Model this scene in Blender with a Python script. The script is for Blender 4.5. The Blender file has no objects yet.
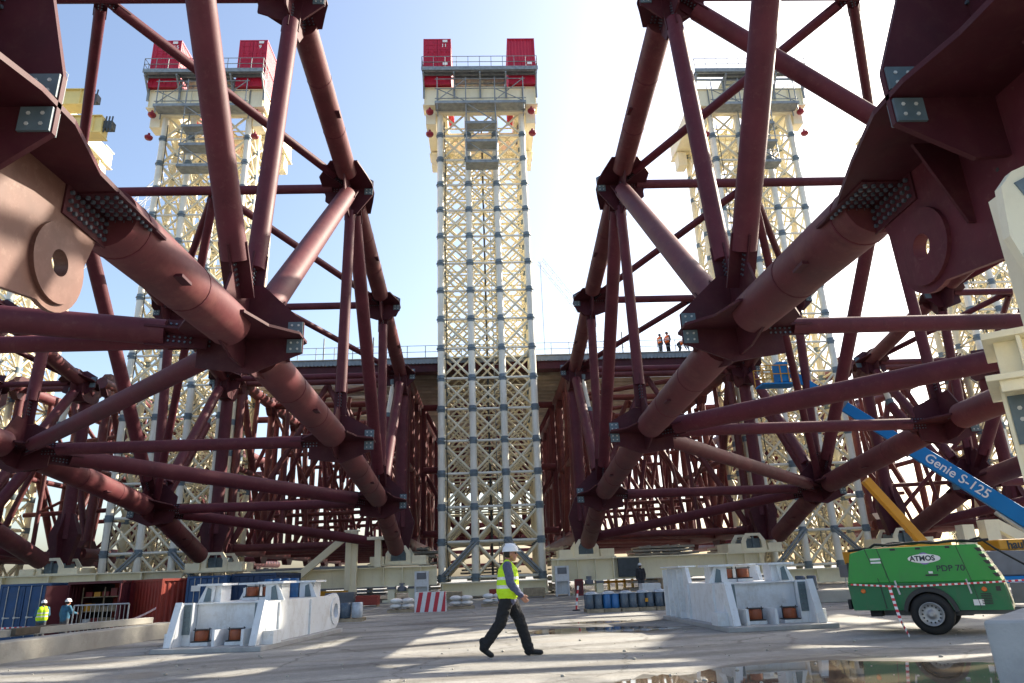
import bpy, bmesh, math, random
from mathutils import Vector, Matrix, geometry
random.seed(7)
sc = bpy.context.scene
COL = sc.collection
V = Vector
PI = math.pi

# ------------------------------------------------------------------ materials
def mat(name, col, rough=0.6, metal=0.0, var=0.25, scale=3.0, bump=0.0, bscale=40, dirt=None, dscale=1.2, damt=0.4, spec=0.5, scuff=None, runs=None):
    m = bpy.data.materials.new(name); m.use_nodes = True
    nt = m.node_tree; b = nt.nodes['Principled BSDF']
    tc = nt.nodes.new('ShaderNodeTexCoord')
    n = nt.nodes.new('ShaderNodeTexNoise'); n.inputs['Scale'].default_value = scale; n.inputs['Detail'].default_value = 6
    nt.links.new(tc.outputs['Object'], n.inputs['Vector'])
    r = nt.nodes.new('ShaderNodeValToRGB')
    c = col
    r.color_ramp.elements[0].position = 0.3; r.color_ramp.elements[1].position = 0.7
    r.color_ramp.elements[0].color = (c[0]*(1-var), c[1]*(1-var), c[2]*(1-var), 1)
    r.color_ramp.elements[1].color = (min(1, c[0]*(1+var)), min(1, c[1]*(1+var)), min(1, c[2]*(1+var)), 1)
    nt.links.new(n.outputs['Fac'], r.inputs['Fac'])
    out = r.outputs['Color']
    if dirt:
        n2 = nt.nodes.new('ShaderNodeTexNoise'); n2.inputs['Scale'].default_value = dscale; n2.inputs['Detail'].default_value = 8; n2.inputs['Roughness'].default_value = 0.7
        nt.links.new(tc.outputs['Object'], n2.inputs['Vector'])
        r2 = nt.nodes.new('ShaderNodeValToRGB'); r2.color_ramp.elements[0].position = 0.5; r2.color_ramp.elements[1].position = 0.72
        r2.color_ramp.elements[0].color = (0, 0, 0, 1); r2.color_ramp.elements[1].color = (damt,)*3+(1,)
        nt.links.new(n2.outputs['Fac'], r2.inputs['Fac'])
        mx = nt.nodes.new('ShaderNodeMix'); mx.data_type = 'RGBA'
        nt.links.new(r2.outputs['Color'], mx.inputs[0]); nt.links.new(out, mx.inputs[6]); mx.inputs[7].default_value = (*dirt, 1)
        out = mx.outputs[2]
    for k_, cs in enumerate((scuff, runs)):
        if not cs: continue
        n4 = nt.nodes.new('ShaderNodeTexNoise'); n4.inputs['Scale'].default_value = 5.5 if k_ == 0 else 2.2; n4.inputs['Detail'].default_value = 12; n4.inputs['Roughness'].default_value = 0.78
        if k_ == 1:
            mp = nt.nodes.new('ShaderNodeMapping'); mp.inputs['Scale'].default_value = (3.0, 3.0, 0.35); nt.links.new(tc.outputs['Object'], mp.inputs['Vector']); nt.links.new(mp.outputs[0], n4.inputs['Vector'])
        else: nt.links.new(tc.outputs['Object'], n4.inputs['Vector'])
        r4 = nt.nodes.new('ShaderNodeValToRGB'); r4.color_ramp.elements[0].position = 0.55; r4.color_ramp.elements[1].position = 0.75
        r4.color_ramp.elements[0].color = (0, 0, 0, 1); r4.color_ramp.elements[1].color = (0.75, 0.75, 0.75, 1)
        nt.links.new(n4.outputs['Fac'], r4.inputs['Fac'])
        m4 = nt.nodes.new('ShaderNodeMix'); m4.data_type = 'RGBA'; nt.links.new(r4.outputs['Color'], m4.inputs[0]); nt.links.new(out, m4.inputs[6]); m4.inputs[7].default_value = (*cs, 1); out = m4.outputs[2]
    nt.links.new(out, b.inputs['Base Color'])
    rr = nt.nodes.new('ShaderNodeMapRange'); rr.inputs[3].default_value = max(0.03, rough-0.12); rr.inputs[4].default_value = min(1, rough+0.12)
    nt.links.new(n.outputs['Fac'], rr.inputs[0]); nt.links.new(rr.outputs[0], b.inputs['Roughness'])
    b.inputs['Metallic'].default_value = metal
    b.inputs['Specular IOR Level'].default_value = spec
    if bump:
        n3 = nt.nodes.new('ShaderNodeTexNoise'); n3.inputs['Scale'].default_value = bscale; n3.inputs['Detail'].default_value = 4
        nt.links.new(tc.outputs['Object'], n3.inputs['Vector'])
        bp = nt.nodes.new('ShaderNodeBump'); bp.inputs['Strength'].default_value = bump; bp.inputs['Distance'].default_value = 0.02
        nt.links.new(n3.outputs['Fac'], bp.inputs['Height']); nt.links.new(bp.outputs['Normal'], b.inputs['Normal'])
    return m

M = {}
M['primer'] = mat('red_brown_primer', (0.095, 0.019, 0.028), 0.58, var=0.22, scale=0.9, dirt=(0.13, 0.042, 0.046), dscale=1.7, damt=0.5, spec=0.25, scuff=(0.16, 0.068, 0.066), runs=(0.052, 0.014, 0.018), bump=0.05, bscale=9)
M['primer2'] = mat('faded_primer', (0.112, 0.027, 0.031), 0.55, var=0.25, scale=0.7, dirt=(0.19, 0.076, 0.064), dscale=1.3, damt=0.55, spec=0.3, scuff=(0.16, 0.08, 0.066), runs=(0.045, 0.014, 0.015), bump=0.05, bscale=9)
M['primerd'] = mat('dark_primer_plate', (0.060, 0.011, 0.017), 0.58, spec=0.25, scuff=(0.085, 0.033, 0.034), var=0.2, scale=1.5, dirt=(0.09, 0.034, 0.03), dscale=2.5, damt=0.5)
M['lug'] = mat('sunlit_scuffed_primer', (0.125, 0.054, 0.038), 0.48, spec=0.4, scuff=(0.25, 0.15, 0.11), runs=(0.12, 0.05, 0.04), var=0.25, scale=1.2, dirt=(0.20, 0.105, 0.08), dscale=3.0, damt=0.6)  # scuffed primer, with warm sunlight on the left lug put into the tan
M['splice'] = mat('zinc_primer_plate', (0.105, 0.15, 0.17), 0.5, var=0.2, scale=4)
M['bolt'] = mat('bolt_steel', (0.13, 0.16, 0.19), 0.4, 0.5, var=0.3, scale=8)
M['holepale'] = mat('bright_hole_bolt', (0.55, 0.56, 0.52), 0.5, 0.0, var=0.2, scale=8)  # pale heads stand in for open bolt holes with brightness behind
M['cream'] = mat('cream_paint', (0.80, 0.73, 0.53), 0.5, var=0.1, scale=0.35, dirt=(0.45, 0.36, 0.22), dscale=0.8, damt=0.45, runs=(0.42, 0.32, 0.19))
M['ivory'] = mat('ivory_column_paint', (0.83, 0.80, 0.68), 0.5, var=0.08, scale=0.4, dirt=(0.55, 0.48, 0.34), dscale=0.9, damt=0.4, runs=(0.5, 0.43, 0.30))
M['girder'] = mat('pale_girder_paint', (0.90, 0.83, 0.60), 0.5, var=0.05, scale=0.8, dirt=(0.65, 0.55, 0.38), dscale=1.2, damt=0.3, runs=(0.66, 0.55, 0.38))
M['collar'] = mat('blue_grey_collar', (0.15, 0.20, 0.23), 0.5, var=0.25, scale=3)
M['scaff'] = mat('galvanised_scaffold', (0.26, 0.285, 0.29), 0.5, 0.3, var=0.25, scale=3)
M['scaffd'] = mat('dark_steel_platform', (0.07, 0.085, 0.095), 0.6, 0.2, var=0.25, scale=3)
M['yellowbeam'] = mat('yellow_beam_paint', (0.80, 0.64, 0.24), 0.5, var=0.1, scale=1)
M['red'] = mat('crimson_container_paint', (0.46, 0.008, 0.036), 0.45, var=0.12, scale=1.5, dirt=(0.3, 0.02, 0.03), dscale=1.5, damt=0.4)
M['redjack'] = mat('red_jack_paint', (0.26, 0.012, 0.03), 0.45)
M['white'] = mat('white_paint', (0.72, 0.75, 0.77), 0.45, var=0.06, scale=1.5, dirt=(0.36, 0.32, 0.26), dscale=1.6, damt=0.45, scuff=(0.40, 0.36, 0.30), runs=(0.42, 0.38, 0.32))
M['whitetxt'] = mat('white_lettering', (0.82, 0.82, 0.80), 0.5, var=0.03)
M['darktxt'] = mat('dark_lettering', (0.02, 0.03, 0.04), 0.5, var=0.05)
M['purple'] = mat('violet_logo', (0.20, 0.10, 0.42), 0.5, var=0.05)
M['orange'] = mat('orange_jack_paint', (0.30, 0.075, 0.025), 0.5, var=0.25, scale=6, dirt=(0.12, 0.05, 0.03), dscale=6, damt=0.6)
M['amber'] = mat('amber_reflector', (0.75, 0.17, 0.02), 0.3, var=0.05)
M['black'] = mat('black_rubber', (0.015, 0.015, 0.016), 0.75, var=0.3, scale=8, bump=0.2)
M['blackp'] = mat('black_plastic', (0.02, 0.02, 0.022), 0.45, var=0.2)
M['green'] = mat('light_green_paint', (0.026, 0.30, 0.042), 0.36, var=0.07, scale=1.5, dirt=(0.05, 0.19, 0.06), dscale=2, damt=0.4, scuff=(0.07, 0.24, 0.08), runs=(0.05, 0.17, 0.055))
M['greend'] = mat('dark_green_paint', (0.006, 0.15, 0.05), 0.36, var=0.08, scale=1.5, dirt=(0.06, 0.12, 0.06), dscale=2.5, damt=0.5, scuff=(0.09, 0.14, 0.075), runs=(0.07, 0.10, 0.055))
M['rim'] = mat('wheel_rim_silver', (0.34, 0.345, 0.35), 0.4, 0.5, var=0.15, scale=6)
M['steel'] = mat('bare_steel', (0.42, 0.43, 0.44), 0.38, 0.7, var=0.15, scale=5)
M['bluec'] = mat('blue_container_paint', (0.010, 0.065, 0.19), 0.5, var=0.2, scale=1.3, dirt=(0.06, 0.10, 0.16), dscale=1.6, damt=0.5)
M['blued'] = mat('dark_blue_container_paint', (0.008, 0.04, 0.12), 0.5, var=0.2, scale=1.3, dirt=(0.06, 0.08, 0.12), dscale=1.6, damt=0.5)
M['redc'] = mat('red_container_paint', (0.20, 0.014, 0.018), 0.5, var=0.2, scale=1.3, dirt=(0.18, 0.06, 0.05), dscale=1.8, damt=0.5)
M['rustc'] = mat('rust_red_container_paint', (0.30, 0.038, 0.024), 0.55, var=0.2, scale=1.3, dirt=(0.2, 0.07, 0.04), dscale=1.8, damt=0.5)
M['maroonc'] = mat('maroon_container_paint', (0.09, 0.014, 0.022), 0.55, var=0.2, scale=1.3)
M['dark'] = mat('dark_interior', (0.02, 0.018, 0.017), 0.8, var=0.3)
M['genieblue'] = mat('blue_boom_paint', (0.010, 0.20, 0.52), 0.55, spec=0.25, var=0.08, scale=1, dirt=(0.04, 0.16, 0.36), dscale=2, damt=0.3)
M['yellow'] = mat('machine_yellow_paint', (0.62, 0.29, 0.012), 0.4, var=0.1, scale=1.5, dirt=(0.4, 0.22, 0.05), dscale=3, damt=0.4)
M['greyp'] = mat('grey_machine_paint', (0.16, 0.17, 0.19), 0.5, var=0.15)
M['wood'] = mat('weathered_timber', (0.34, 0.27, 0.18), 0.8, var=0.3, scale=5, bump=0.2)
M['panel'] = mat('grey_roof_panel', (0.30, 0.31, 0.31), 0.5, 0.2, var=0.2, scale=1.0)
M['panelb'] = mat('beige_panel', (0.40, 0.37, 0.30), 0.6, var=0.25, scale=0.8)
M['fascia'] = mat('corrugated_fascia', (0.22, 0.24, 0.25), 0.45, 0.3, var=0.2, scale=1.5)
M['purlin'] = mat('purlin_steel', (0.30, 0.25, 0.20), 0.55, 0.1, var=0.25, scale=1.0)
M['hivis'] = mat('hi_vis_yellow', (0.55, 0.86, 0.012), 0.7, var=0.05, scale=5)
M['hivisor'] = mat('hi_vis_orange', (0.85, 0.16, 0.02), 0.7, var=0.05, scale=5)
M['reflect'] = mat('reflective_band', (0.72, 0.74, 0.72), 0.35, var=0.05)
M['jacket'] = mat('slate_jacket_cloth', (0.085, 0.095, 0.165), 0.85, var=0.2, scale=14, bump=0.35, bscale=22)
M['jacketb'] = mat('blue_jacket_cloth', (0.03, 0.12, 0.20), 0.85, var=0.2, scale=10)
M['jacketk'] = mat('dark_jacket_cloth', (0.03, 0.03, 0.035), 0.85, var=0.2, scale=10)
M['trouser'] = mat('black_trouser_cloth', (0.014, 0.014, 0.016), 0.9, var=0.3, scale=12, bump=0.5, bscale=18)
M['trouserb'] = mat('grey_trouser_cloth', (0.06, 0.065, 0.075), 0.9, var=0.3, scale=12)
M['boot'] = mat('black_boot_leather', (0.010, 0.010, 0.011), 0.6, var=0.2)
M['skin'] = mat('skin', (0.42, 0.20, 0.13), 0.55, var=0.08, scale=8)
M['helmet'] = mat('white_helmet', (0.82, 0.83, 0.84), 0.3, var=0.02)
M['hair'] = mat('dark_hair', (0.03, 0.022, 0.018), 0.8, var=0.2)
M['glasses'] = mat('dark_lens', (0.01, 0.01, 0.01), 0.15, var=0.05)
M['concrete'] = mat('cast_concrete', (0.36, 0.36, 0.35), 0.8, var=0.15, scale=2.5, dirt=(0.20, 0.20, 0.20), dscale=1.6, damt=0.6, bump=0.25, bscale=30)
M['kerbc'] = mat('kerb_concrete', (0.40, 0.38, 0.33), 0.85, var=0.18, scale=1.5, dirt=(0.24, 0.21, 0.17), dscale=1.0, damt=0.6, bump=0.3, bscale=25)
M['tapered'] = mat('tape_red', (0.62, 0.03, 0.04), 0.4, var=0.05)
M['tapewhite'] = mat('tape_white', (0.8, 0.8, 0.8), 0.4, var=0.05)
M['drum'] = mat('dark_blue_grey_drum', (0.075, 0.105, 0.14), 0.25, var=0.2, scale=3)
M['drumb'] = mat('blue_drum', (0.025, 0.13, 0.33), 0.35, var=0.2, scale=3)
M['wrap'] = mat('plastic_wrap', (0.42, 0.47, 0.52), 0.2, var=0.25, scale=6, bump=0.5, bscale=10)
M['sack'] = mat('white_woven_sack', (0.7, 0.7, 0.68), 0.8, var=0.12, scale=5, bump=0.4, bscale=10)
M['barrierred'] = mat('barrier_red_paint', (0.50, 0.03, 0.05), 0.5, var=0.1)
M['bark'] = mat('bark', (0.10, 0.08, 0.06), 0.9, var=0.3, scale=4)
M['leaf'] = mat('leaf', (0.10, 0.11, 0.04), 0.8, var=0.4, scale=3)
M['cranewhite'] = mat('crane_lattice_paint', (0.75, 0.76, 0.78), 0.5, var=0.1)

# ground: stained, patched concrete apron
def ground_mat():
    m = bpy.data.materials.new('concrete_apron'); m.use_nodes = True
    nt = m.node_tree; b = nt.nodes['Principled BSDF']; N = nt.nodes.new; Lk = nt.links.new
    tc = N('ShaderNodeTexCoord')
    def noise(sc_, det=8, ro=0.6, vec=None, stretch=None):
        n = N('ShaderNodeTexNoise'); n.inputs['Scale'].default_value = sc_; n.inputs['Detail'].default_value = det; n.inputs['Roughness'].default_value = ro
        if stretch:
            mp = N('ShaderNodeMapping'); mp.inputs['Scale'].default_value = stretch; mp.inputs['Rotation'].default_value = (0, 0, 0.25)
            Lk(tc.outputs['Object'], mp.inputs['Vector']); Lk(mp.outputs[0], n.inputs['Vector'])
        else: Lk(tc.outputs['Object'], n.inputs['Vector'])
        return n
    def ramp(src, stops):
        r = N('ShaderNodeValToRGB'); e = r.color_ramp.elements
        e[0].position, e[0].color = stops[0][0], (*stops[0][1], 1); e[1].position, e[1].color = stops[-1][0], (*stops[-1][1], 1)
        for p, c in stops[1:-1]:
            x = e.new(p); x.color = (*c, 1)
        Lk(src, r.inputs['Fac']); return r
    def mix(f, a, bb, mode='MIX'):
        x = N('ShaderNodeMix'); x.data_type = 'RGBA'; x.blend_type = mode
        if isinstance(f, float): x.inputs[0].default_value = f
        else: Lk(f, x.inputs[0])
        Lk(a, x.inputs[6]); Lk(bb, x.inputs[7]); return x.outputs[2]
    base = ramp(noise(0.35, 10, 0.65).outputs['Fac'], [(0.3, (0.23, 0.228, 0.213)), (0.5, (0.32, 0.315, 0.295)), (0.7, (0.42, 0.41, 0.38))])
    fine = ramp(noise(7, 8, 0.7).outputs['Fac'], [(0.3, (0.72, 0.72, 0.72)), (0.7, (1.12, 1.12, 1.12))])
    c = mix(1.0, base.outputs[0], fine.outputs[0], 'MULTIPLY')
    # tyre-drag dirt streaks, roughly across the view
    st = ramp(noise(0.6, 6, 0.6, stretch=(0.22, 1.4, 1)).outputs['Fac'], [(0.5, (0, 0, 0)), (0.7, (0.6, 0.6, 0.6))])
    dk = N('ShaderNodeRGB'); dk.outputs[0].default_value = (0.15, 0.13, 0.105, 1)
    c = mix(st.outputs[0], c, dk.outputs[0])
    # damp blotches
    wet = ramp(noise(0.28, 6, 0.6).outputs['Fac'], [(0.54, (0, 0, 0)), (0.63, (1, 1, 1))])
    half = N('ShaderNodeMath'); half.operation = 'MULTIPLY'; half.inputs[1].default_value = 0.35
    Lk(wet.outputs[0], half.inputs[0])
    dk2 = N('ShaderNodeRGB'); dk2.outputs[0].default_value = (0.12, 0.115, 0.105, 1)
    c = mix(half.outputs[0], c, dk2.outputs[0])
    # slab joints
    br = N('ShaderNodeTexBrick'); br.offset = 0.0; br.inputs['Scale'].default_value = 1.0
    br.inputs['Brick Width'].default_value = 6.0; br.inputs['Row Height'].default_value = 4.5; br.inputs['Mortar Size'].default_value = 0.02
    br.inputs['Color1'].default_value = (1, 1, 1, 1); br.inputs['Color2'].default_value = (0.9, 0.9, 0.9, 1); br.inputs['Mortar'].default_value = (0.35, 0.33, 0.3, 1)
    Lk(tc.outputs['Object'], br.inputs['Vector'])
    c = mix(0.0, c, br.outputs['Color'], 'MULTIPLY')
    vo = N('ShaderNodeTexVoronoi'); vo.feature = 'DISTANCE_TO_EDGE'; vo.inputs['Scale'].default_value = 0.33
    dn = noise(1.3, 6, 0.7); ad = N('ShaderNodeVectorMath'); ad.operation = 'MULTIPLY_ADD'; ad.inputs[1].default_value = (0.9, 0.9, 0); Lk(dn.outputs['Color'], ad.inputs[0]); Lk(tc.outputs['Object'], ad.inputs[2]); Lk(ad.outputs[0], vo.inputs['Vector'])
    cr = ramp(vo.outputs['Distance'], [(0.0, (0.35, 0.33, 0.30)), (0.012, (1, 1, 1))]); c = mix(0.75, c, cr.outputs[0], 'MULTIPLY')
    wv = N('ShaderNodeTexWave'); wv.wave_type = 'BANDS'; wv.inputs['Scale'].default_value = 0.12; wv.inputs['Distortion'].default_value = 3.5; wv.inputs['Detail'].default_value = 3; wv.inputs['Detail Scale'].default_value = 0.5
    mp2 = N('ShaderNodeMapping'); mp2.inputs['Rotation'].default_value = (0, 0, 1.25); Lk(tc.outputs['Object'], mp2.inputs['Vector']); Lk(mp2.outputs[0], wv.inputs['Vector'])
    tk = ramp(wv.outputs['Fac'], [(0.0, (0.62, 0.6, 0.57)), (0.16, (1, 1, 1)), (0.9, (1.0, 1, 1)), (1.0, (1.18, 1.16, 1.12))]); c = mix(0.8, c, tk.outputs[0], 'MULTIPLY')
    gr = ramp(noise(45, 3, 0.8).outputs['Fac'], [(0.35, (0.55, 0.54, 0.52)), (0.48, (1, 1, 1)), (0.6, (1, 1, 1)), (0.72, (1.4, 1.38, 1.34))]); c = mix(0.8, c, gr.outputs[0], 'MULTIPLY')
    Lk(c, b.inputs['Base Color'])
    rg = N('ShaderNodeMapRange'); rg.inputs[3].default_value = 0.8; rg.inputs[4].default_value = 0.32
    Lk(wet.outputs[0], rg.inputs[0]); Lk(rg.outputs[0], b.inputs['Roughness'])
    bp = N('ShaderNodeBump'); bp.inputs['Strength'].default_value = 0.5; bp.inputs['Distance'].default_value = 0.02
    Lk(noise(22, 6).outputs['Fac'], bp.inputs['Height']); Lk(bp.outputs[0], b.inputs['Normal'])
    return m
M['ground'] = ground_mat()
M['damp'] = mat('damp_concrete', (0.15, 0.14, 0.12), 0.42, var=0.3, scale=2.5, dirt=(0.09, 0.085, 0.07), dscale=3, damt=0.7, bump=0.3, bscale=30, scuff=(0.2, 0.19, 0.165))
def water_mat():
    m = bpy.data.materials.new('muddy_puddle_water'); m.use_nodes = True
    nt = m.node_tree; b = nt.nodes['Principled BSDF']
    b.inputs['Base Color'].default_value = (0.13, 0.105, 0.075, 1); b.inputs['Roughness'].default_value = 0.03; b.inputs['IOR'].default_value = 1.33
    b.inputs['Specular IOR Level'].default_value = 0.9
    n = nt.nodes.new('ShaderNodeTexNoise'); n.inputs['Scale'].default_value = 2.5
    tc = nt.nodes.new('ShaderNodeTexCoord'); nt.links.new(tc.outputs['Object'], n.inputs['Vector'])
    bp = nt.nodes.new('ShaderNodeBump'); bp.inputs['Strength'].default_value = 0.05; bp.inputs['Distance'].default_value = 0.01
    nt.links.new(n.outputs['Fac'], bp.inputs['Height']); nt.links.new(bp.outputs[0], b.inputs['Normal'])
    return m
M['water'] = water_mat()

# ------------------------------------------------------------------ mesh builder
ORG = {}
class MB:
    def __init__(s): s.v = []; s.f = []; s.sm = []; s.mi = []; s.cur = 0
    def add(s, vs, fs, smooth=False):
        o = len(s.v); s.v += [V(p) for p in vs]
        for f in fs: s.f.append([i+o for i in f]); s.sm.append(smooth); s.mi.append(s.cur)
    def frame(s, d):
        d = d.normalized(); a = V((0, 0, 1)) if abs(d.z) < 0.9 else V((1, 0, 0))
        u = d.cross(a).normalized(); return u, d.cross(u).normalized()
    def tube(s, a, b, r, n=10, r2=None, caps=True):
        a = V(a); b = V(b); r2 = r if r2 is None else r2
        u, w = s.frame(b-a); vs = []
        for k in range(n):
            t = 2*PI*k/n; e = u*math.cos(t)+w*math.sin(t); vs += [a+e*r, b+e*r2]
        s.add(vs, [(2*k, 2*k+1, (2*k+3) % (2*n), (2*k+2) % (2*n)) for k in range(n)], True)
        if caps:
            s.add([vs[2*k] for k in range(n)], [tuple(range(n))]); s.add([vs[2*k+1] for k in range(n)], [tuple(reversed(range(n)))])
        return s
    def path(s, pts, r, n=8):
        for a, b in zip(pts, pts[1:]): s.tube(a, b, r, n)
        return s
    def box(s, lo, hi):
        x0, y0, z0 = lo; x1, y1, z1 = hi
        s.add([(x0,y0,z0),(x1,y0,z0),(x1,y1,z0),(x0,y1,z0),(x0,y0,z1),(x1,y0,z1),(x1,y1,z1),(x0,y1,z1)],
              [(0,3,2,1),(4,5,6,7),(0,1,5,4),(1,2,6,5),(2,3,7,6),(3,0,4,7)]); return s
    def bar(s, a, b, w, h, up=(0, 0, 1)):
        a = V(a); b = V(b); d = (b-a).normalized(); up = V(up)
        if abs(d.dot(up)) > 0.98: up = V((0, 1, 0))
        u = d.cross(up).normalized()*w/2; v = u.cross(d).normalized()*h/2
        vs = [p+q for p in (a, b) for q in (-u-v, u-v, u+v, -u+v)]
        s.add(vs, [(0,1,2,3),(7,6,5,4),(0,4,5,1),(1,5,6,2),(2,6,7,3),(3,7,4,0)]); return s
    def prism(s, poly, o, u, v, n, t, holes=()):
        # polygon (list of 2d) in plane o+u*a+v*b, extruded +-t/2 along n
        o, u, v, n = V(o), V(u), V(v), V(n)
        loops = [list(poly)]+[list(h) for h in holes]
        tri = geometry.tessellate_polygon([[V((p[0], p[1], 0)) for p in l] for l in loops])
        flat = [p for l in loops for p in l]; k = len(flat)
        P = lambda p, q: o+u*p[0]+v*p[1]+n*(q*t/2)
        vs = [P(p, -1) for p in flat]+[P(p, 1) for p in flat]
        fs = [tuple(f) for f in tri]+[tuple(i+k for i in reversed(f)) for f in tri]
        st = 0
        for l in loops:
            m = len(l)
            for i in range(m):
                a = st+i; b = st+(i+1) % m; fs.append((a, b, b+k, a+k))
            st += m
        s.add(vs, fs); return s
    def sphere(s, c, r, n=10, m=7, sc=(1, 1, 1)):
        c = V(c); vs = []
        for j in range(m+1):
            ph = PI*j/m
            for i in range(n):
                th = 2*PI*i/n; vs.append(c+V((r*sc[0]*math.sin(ph)*math.cos(th), r*sc[1]*math.sin(ph)*math.sin(th), r*sc[2]*math.cos(ph))))
        s.add(vs, [(j*n+i, (j+1)*n+i, (j+1)*n+(i+1) % n, j*n+(i+1) % n) for j in range(m) for i in range(n)], True); return s
    def capsule(s, a, b, ra, rb, n=12):
        a = V(a); b = V(b)
        if (b-a).length < 1e-4: b = a+V((0, 0, 1e-3))
        d = (b-a).normalized(); u, w = s.frame(d); rings = []
        for c, r, angs in ((a, ra, (-80, -50, -25, 0)), (b, rb, (0, 25, 50, 80))):
            for g in angs:
                g = math.radians(g); rings.append((c+d*r*math.sin(g), r*math.cos(g)))
        vs = []
        for c, r in rings:
            for k in range(n):
                t = 2*PI*k/n; vs.append(c+(u*math.cos(t)+w*math.sin(t))*r)
        m = len(rings)
        s.add(vs, [(j*n+k, j*n+(k+1) % n, (j+1)*n+(k+1) % n, (j+1)*n+k) for j in range(m-1) for k in range(n)]+[tuple(range(n)), tuple(reversed(range((m-1)*n, m*n)))], True); return s
    def lathe(s, o, ax, prof, n=20):
        # prof: (dist along axis, radius)
        o = V(o); ax = V(ax).normalized(); u, w = s.frame(ax); vs = []
        for d, r in prof:
            for k in range(n):
                t = 2*PI*k/n; vs.append(o+ax*d+(u*math.cos(t)+w*math.sin(t))*r)
        m = len(prof)
        s.add(vs, [(j*n+k, (j+1)*n+k, (j+1)*n+(k+1) % n, j*n+(k+1) % n) for j in range(m-1) for k in range(n)], True)
        s.add([vs[k] for k in range(n)], [tuple(range(n))]); s.add([vs[(m-1)*n+k] for k in range(n)], [tuple(reversed(range(n)))]); return s
    def bolts(s, o, u, v, n, nu, nv, du, dv, r=0.03, h=0.03):
        o, u, v, n = V(o), V(u).normalized(), V(v).normalized(), V(n).normalized()
        for i in range(nu):
            for j in range(nv):
                c = o+u*((i-(nu-1)/2)*du)+v*((j-(nv-1)/2)*dv)
                s.tube(c, c+n*h, r, 6)
        return s
    def build(s, name, mats, parent=None, loc=None, bev=0, wo=True):
        if not isinstance(mats, (list, tuple)): mats = [mats]
        me = bpy.data.meshes.new(name)
        if parent is not None: og = ORG[parent.name] if wo else V((0, 0, 0))
        elif loc is not None: og = V(loc)
        else: og = V((0, 0, 0))
        me.from_pydata([tuple(p-og) for p in s.v], [], s.f)
        me.polygons.foreach_set('use_smooth', s.sm); me.polygons.foreach_set('material_index', s.mi)
        for m in mats: me.materials.append(M[m])
        bm = bmesh.new(); bm.from_mesh(me)
        bmesh.ops.recalc_face_normals(bm, faces=bm.faces)
        if bev:
            bmesh.ops.remove_doubles(bm, verts=bm.verts, dist=1e-5)
            ed = [e for e in bm.edges if len(e.link_faces) == 2 and e.calc_face_angle(0) > 0.5]
            bmesh.ops.bevel(bm, geom=ed, offset=bev, segments=2, affect='EDGES', profile=0.5)
        bm.to_mesh(me); bm.free()
        o = bpy.data.objects.new(name, me); COL.objects.link(o)
        if parent is not None: o.parent = parent; ORG[o.name] = og if wo else V((0, 0, 0))
        else: o.location = og; ORG[o.name] = og
        return o

def thing(name, label, cat, loc=(0, 0, 0), group=None, rz=0):
    o = bpy.data.objects.new(name, None); COL.objects.link(o); o.location = loc; o.rotation_euler = (0, 0, rz)
    o.empty_display_size = 0.3
    o['label'] = label; o['category'] = cat
    if group: o['group'] = group
    ORG[o.name] = V(loc); return o
def tag(o, label=None, cat=None, group=None, kind=None):
    if label: o['label'] = label
    if cat: o['category'] = cat
    if group: o['group'] = group
    if kind: o['kind'] = kind
    return o
KIDS = {}
def dup(root, loc, rz=0, label=None, group=None):
    kids = {}
    for o in COL.objects:
        if o.parent: kids.setdefault(o.parent.name, []).append(o)
    def rec(o, par):
        c = o.copy(); COL.objects.link(c); c.parent = par
        for k in kids.get(o.name, []): rec(k, c)
        return c
    c = root.copy(); COL.objects.link(c); c.location = loc; c.rotation_euler = (0, 0, rz)
    for k in kids.get(root.name, []): rec(k, c)
    if label: c['label'] = label
    if group: c['group'] = group
    ORG[c.name] = V(loc)
    return c
def text(s, name, m, parent, origin, xdir, up, size, thick=0.004, bold=0.0):
    cu = bpy.data.curves.new(name, 'FONT'); cu.body = s; cu.size = size; cu.extrude = thick; cu.align_x = 'CENTER'; cu.align_y = 'CENTER'; cu.offset = bold
    t = bpy.data.objects.new(name, cu); COL.objects.link(t)
    dg = bpy.context.evaluated_depsgraph_get(); dg.update()
    me = bpy.data.meshes.new_from_object(t.evaluated_get(dg))
    bpy.data.objects.remove(t)
    x = V(xdir).normalized(); u = V(up); z = x.cross(u).normalized(); y = z.cross(x)
    og = ORG[parent.name] if parent else V((0, 0, 0))
    mt = Matrix((x, y, z)).transposed().to_4x4(); mt.translation = V(origin)-og
    me.transform(mt); me.materials.clear(); me.materials.append(M[m])
    o = bpy.data.objects.new(name, me); COL.objects.link(o)
    if parent: o.parent = parent
    ORG[o.name] = og
    return o

# ------------------------------------------------------------------ camera, sun, sky
cam = bpy.data.cameras.new('camera'); co = bpy.data.objects.new('camera', cam); COL.objects.link(co)
cam.sensor_width = 36; cam.lens = 700/1024*36; cam.clip_end = 8000; cam.clip_start = 0.05
Rm = Matrix(((0.9988738, 0.0240464, -0.0408999), (-0.0311308, -0.3183555, -0.9474601), (-0.0358037, 0.9476664, -0.3172484)))
mw = Rm.to_4x4(); mw.translation = V((0, 0, 1.35)); co.matrix_world = mw
sc.camera = co
SUN_AZ = math.radians(58); SUN_EL = math.radians(33)
sd = V((math.sin(SUN_AZ)*math.cos(SUN_EL), math.cos(SUN_AZ)*math.cos(SUN_EL), math.sin(SUN_EL)))
sl = bpy.data.lights.new('sun', 'SUN'); sl.energy = 5.0; sl.angle = math.radians(0.53); sl.color = (1.0, 0.90, 0.74)
so = bpy.data.objects.new('sun', sl); COL.objects.link(so); so.rotation_euler = sd.to_track_quat('Z', 'Y').to_euler(); so.location = sd*200
w = bpy.data.worlds.new('World'); sc.world = w; w.use_nodes = True
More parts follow.
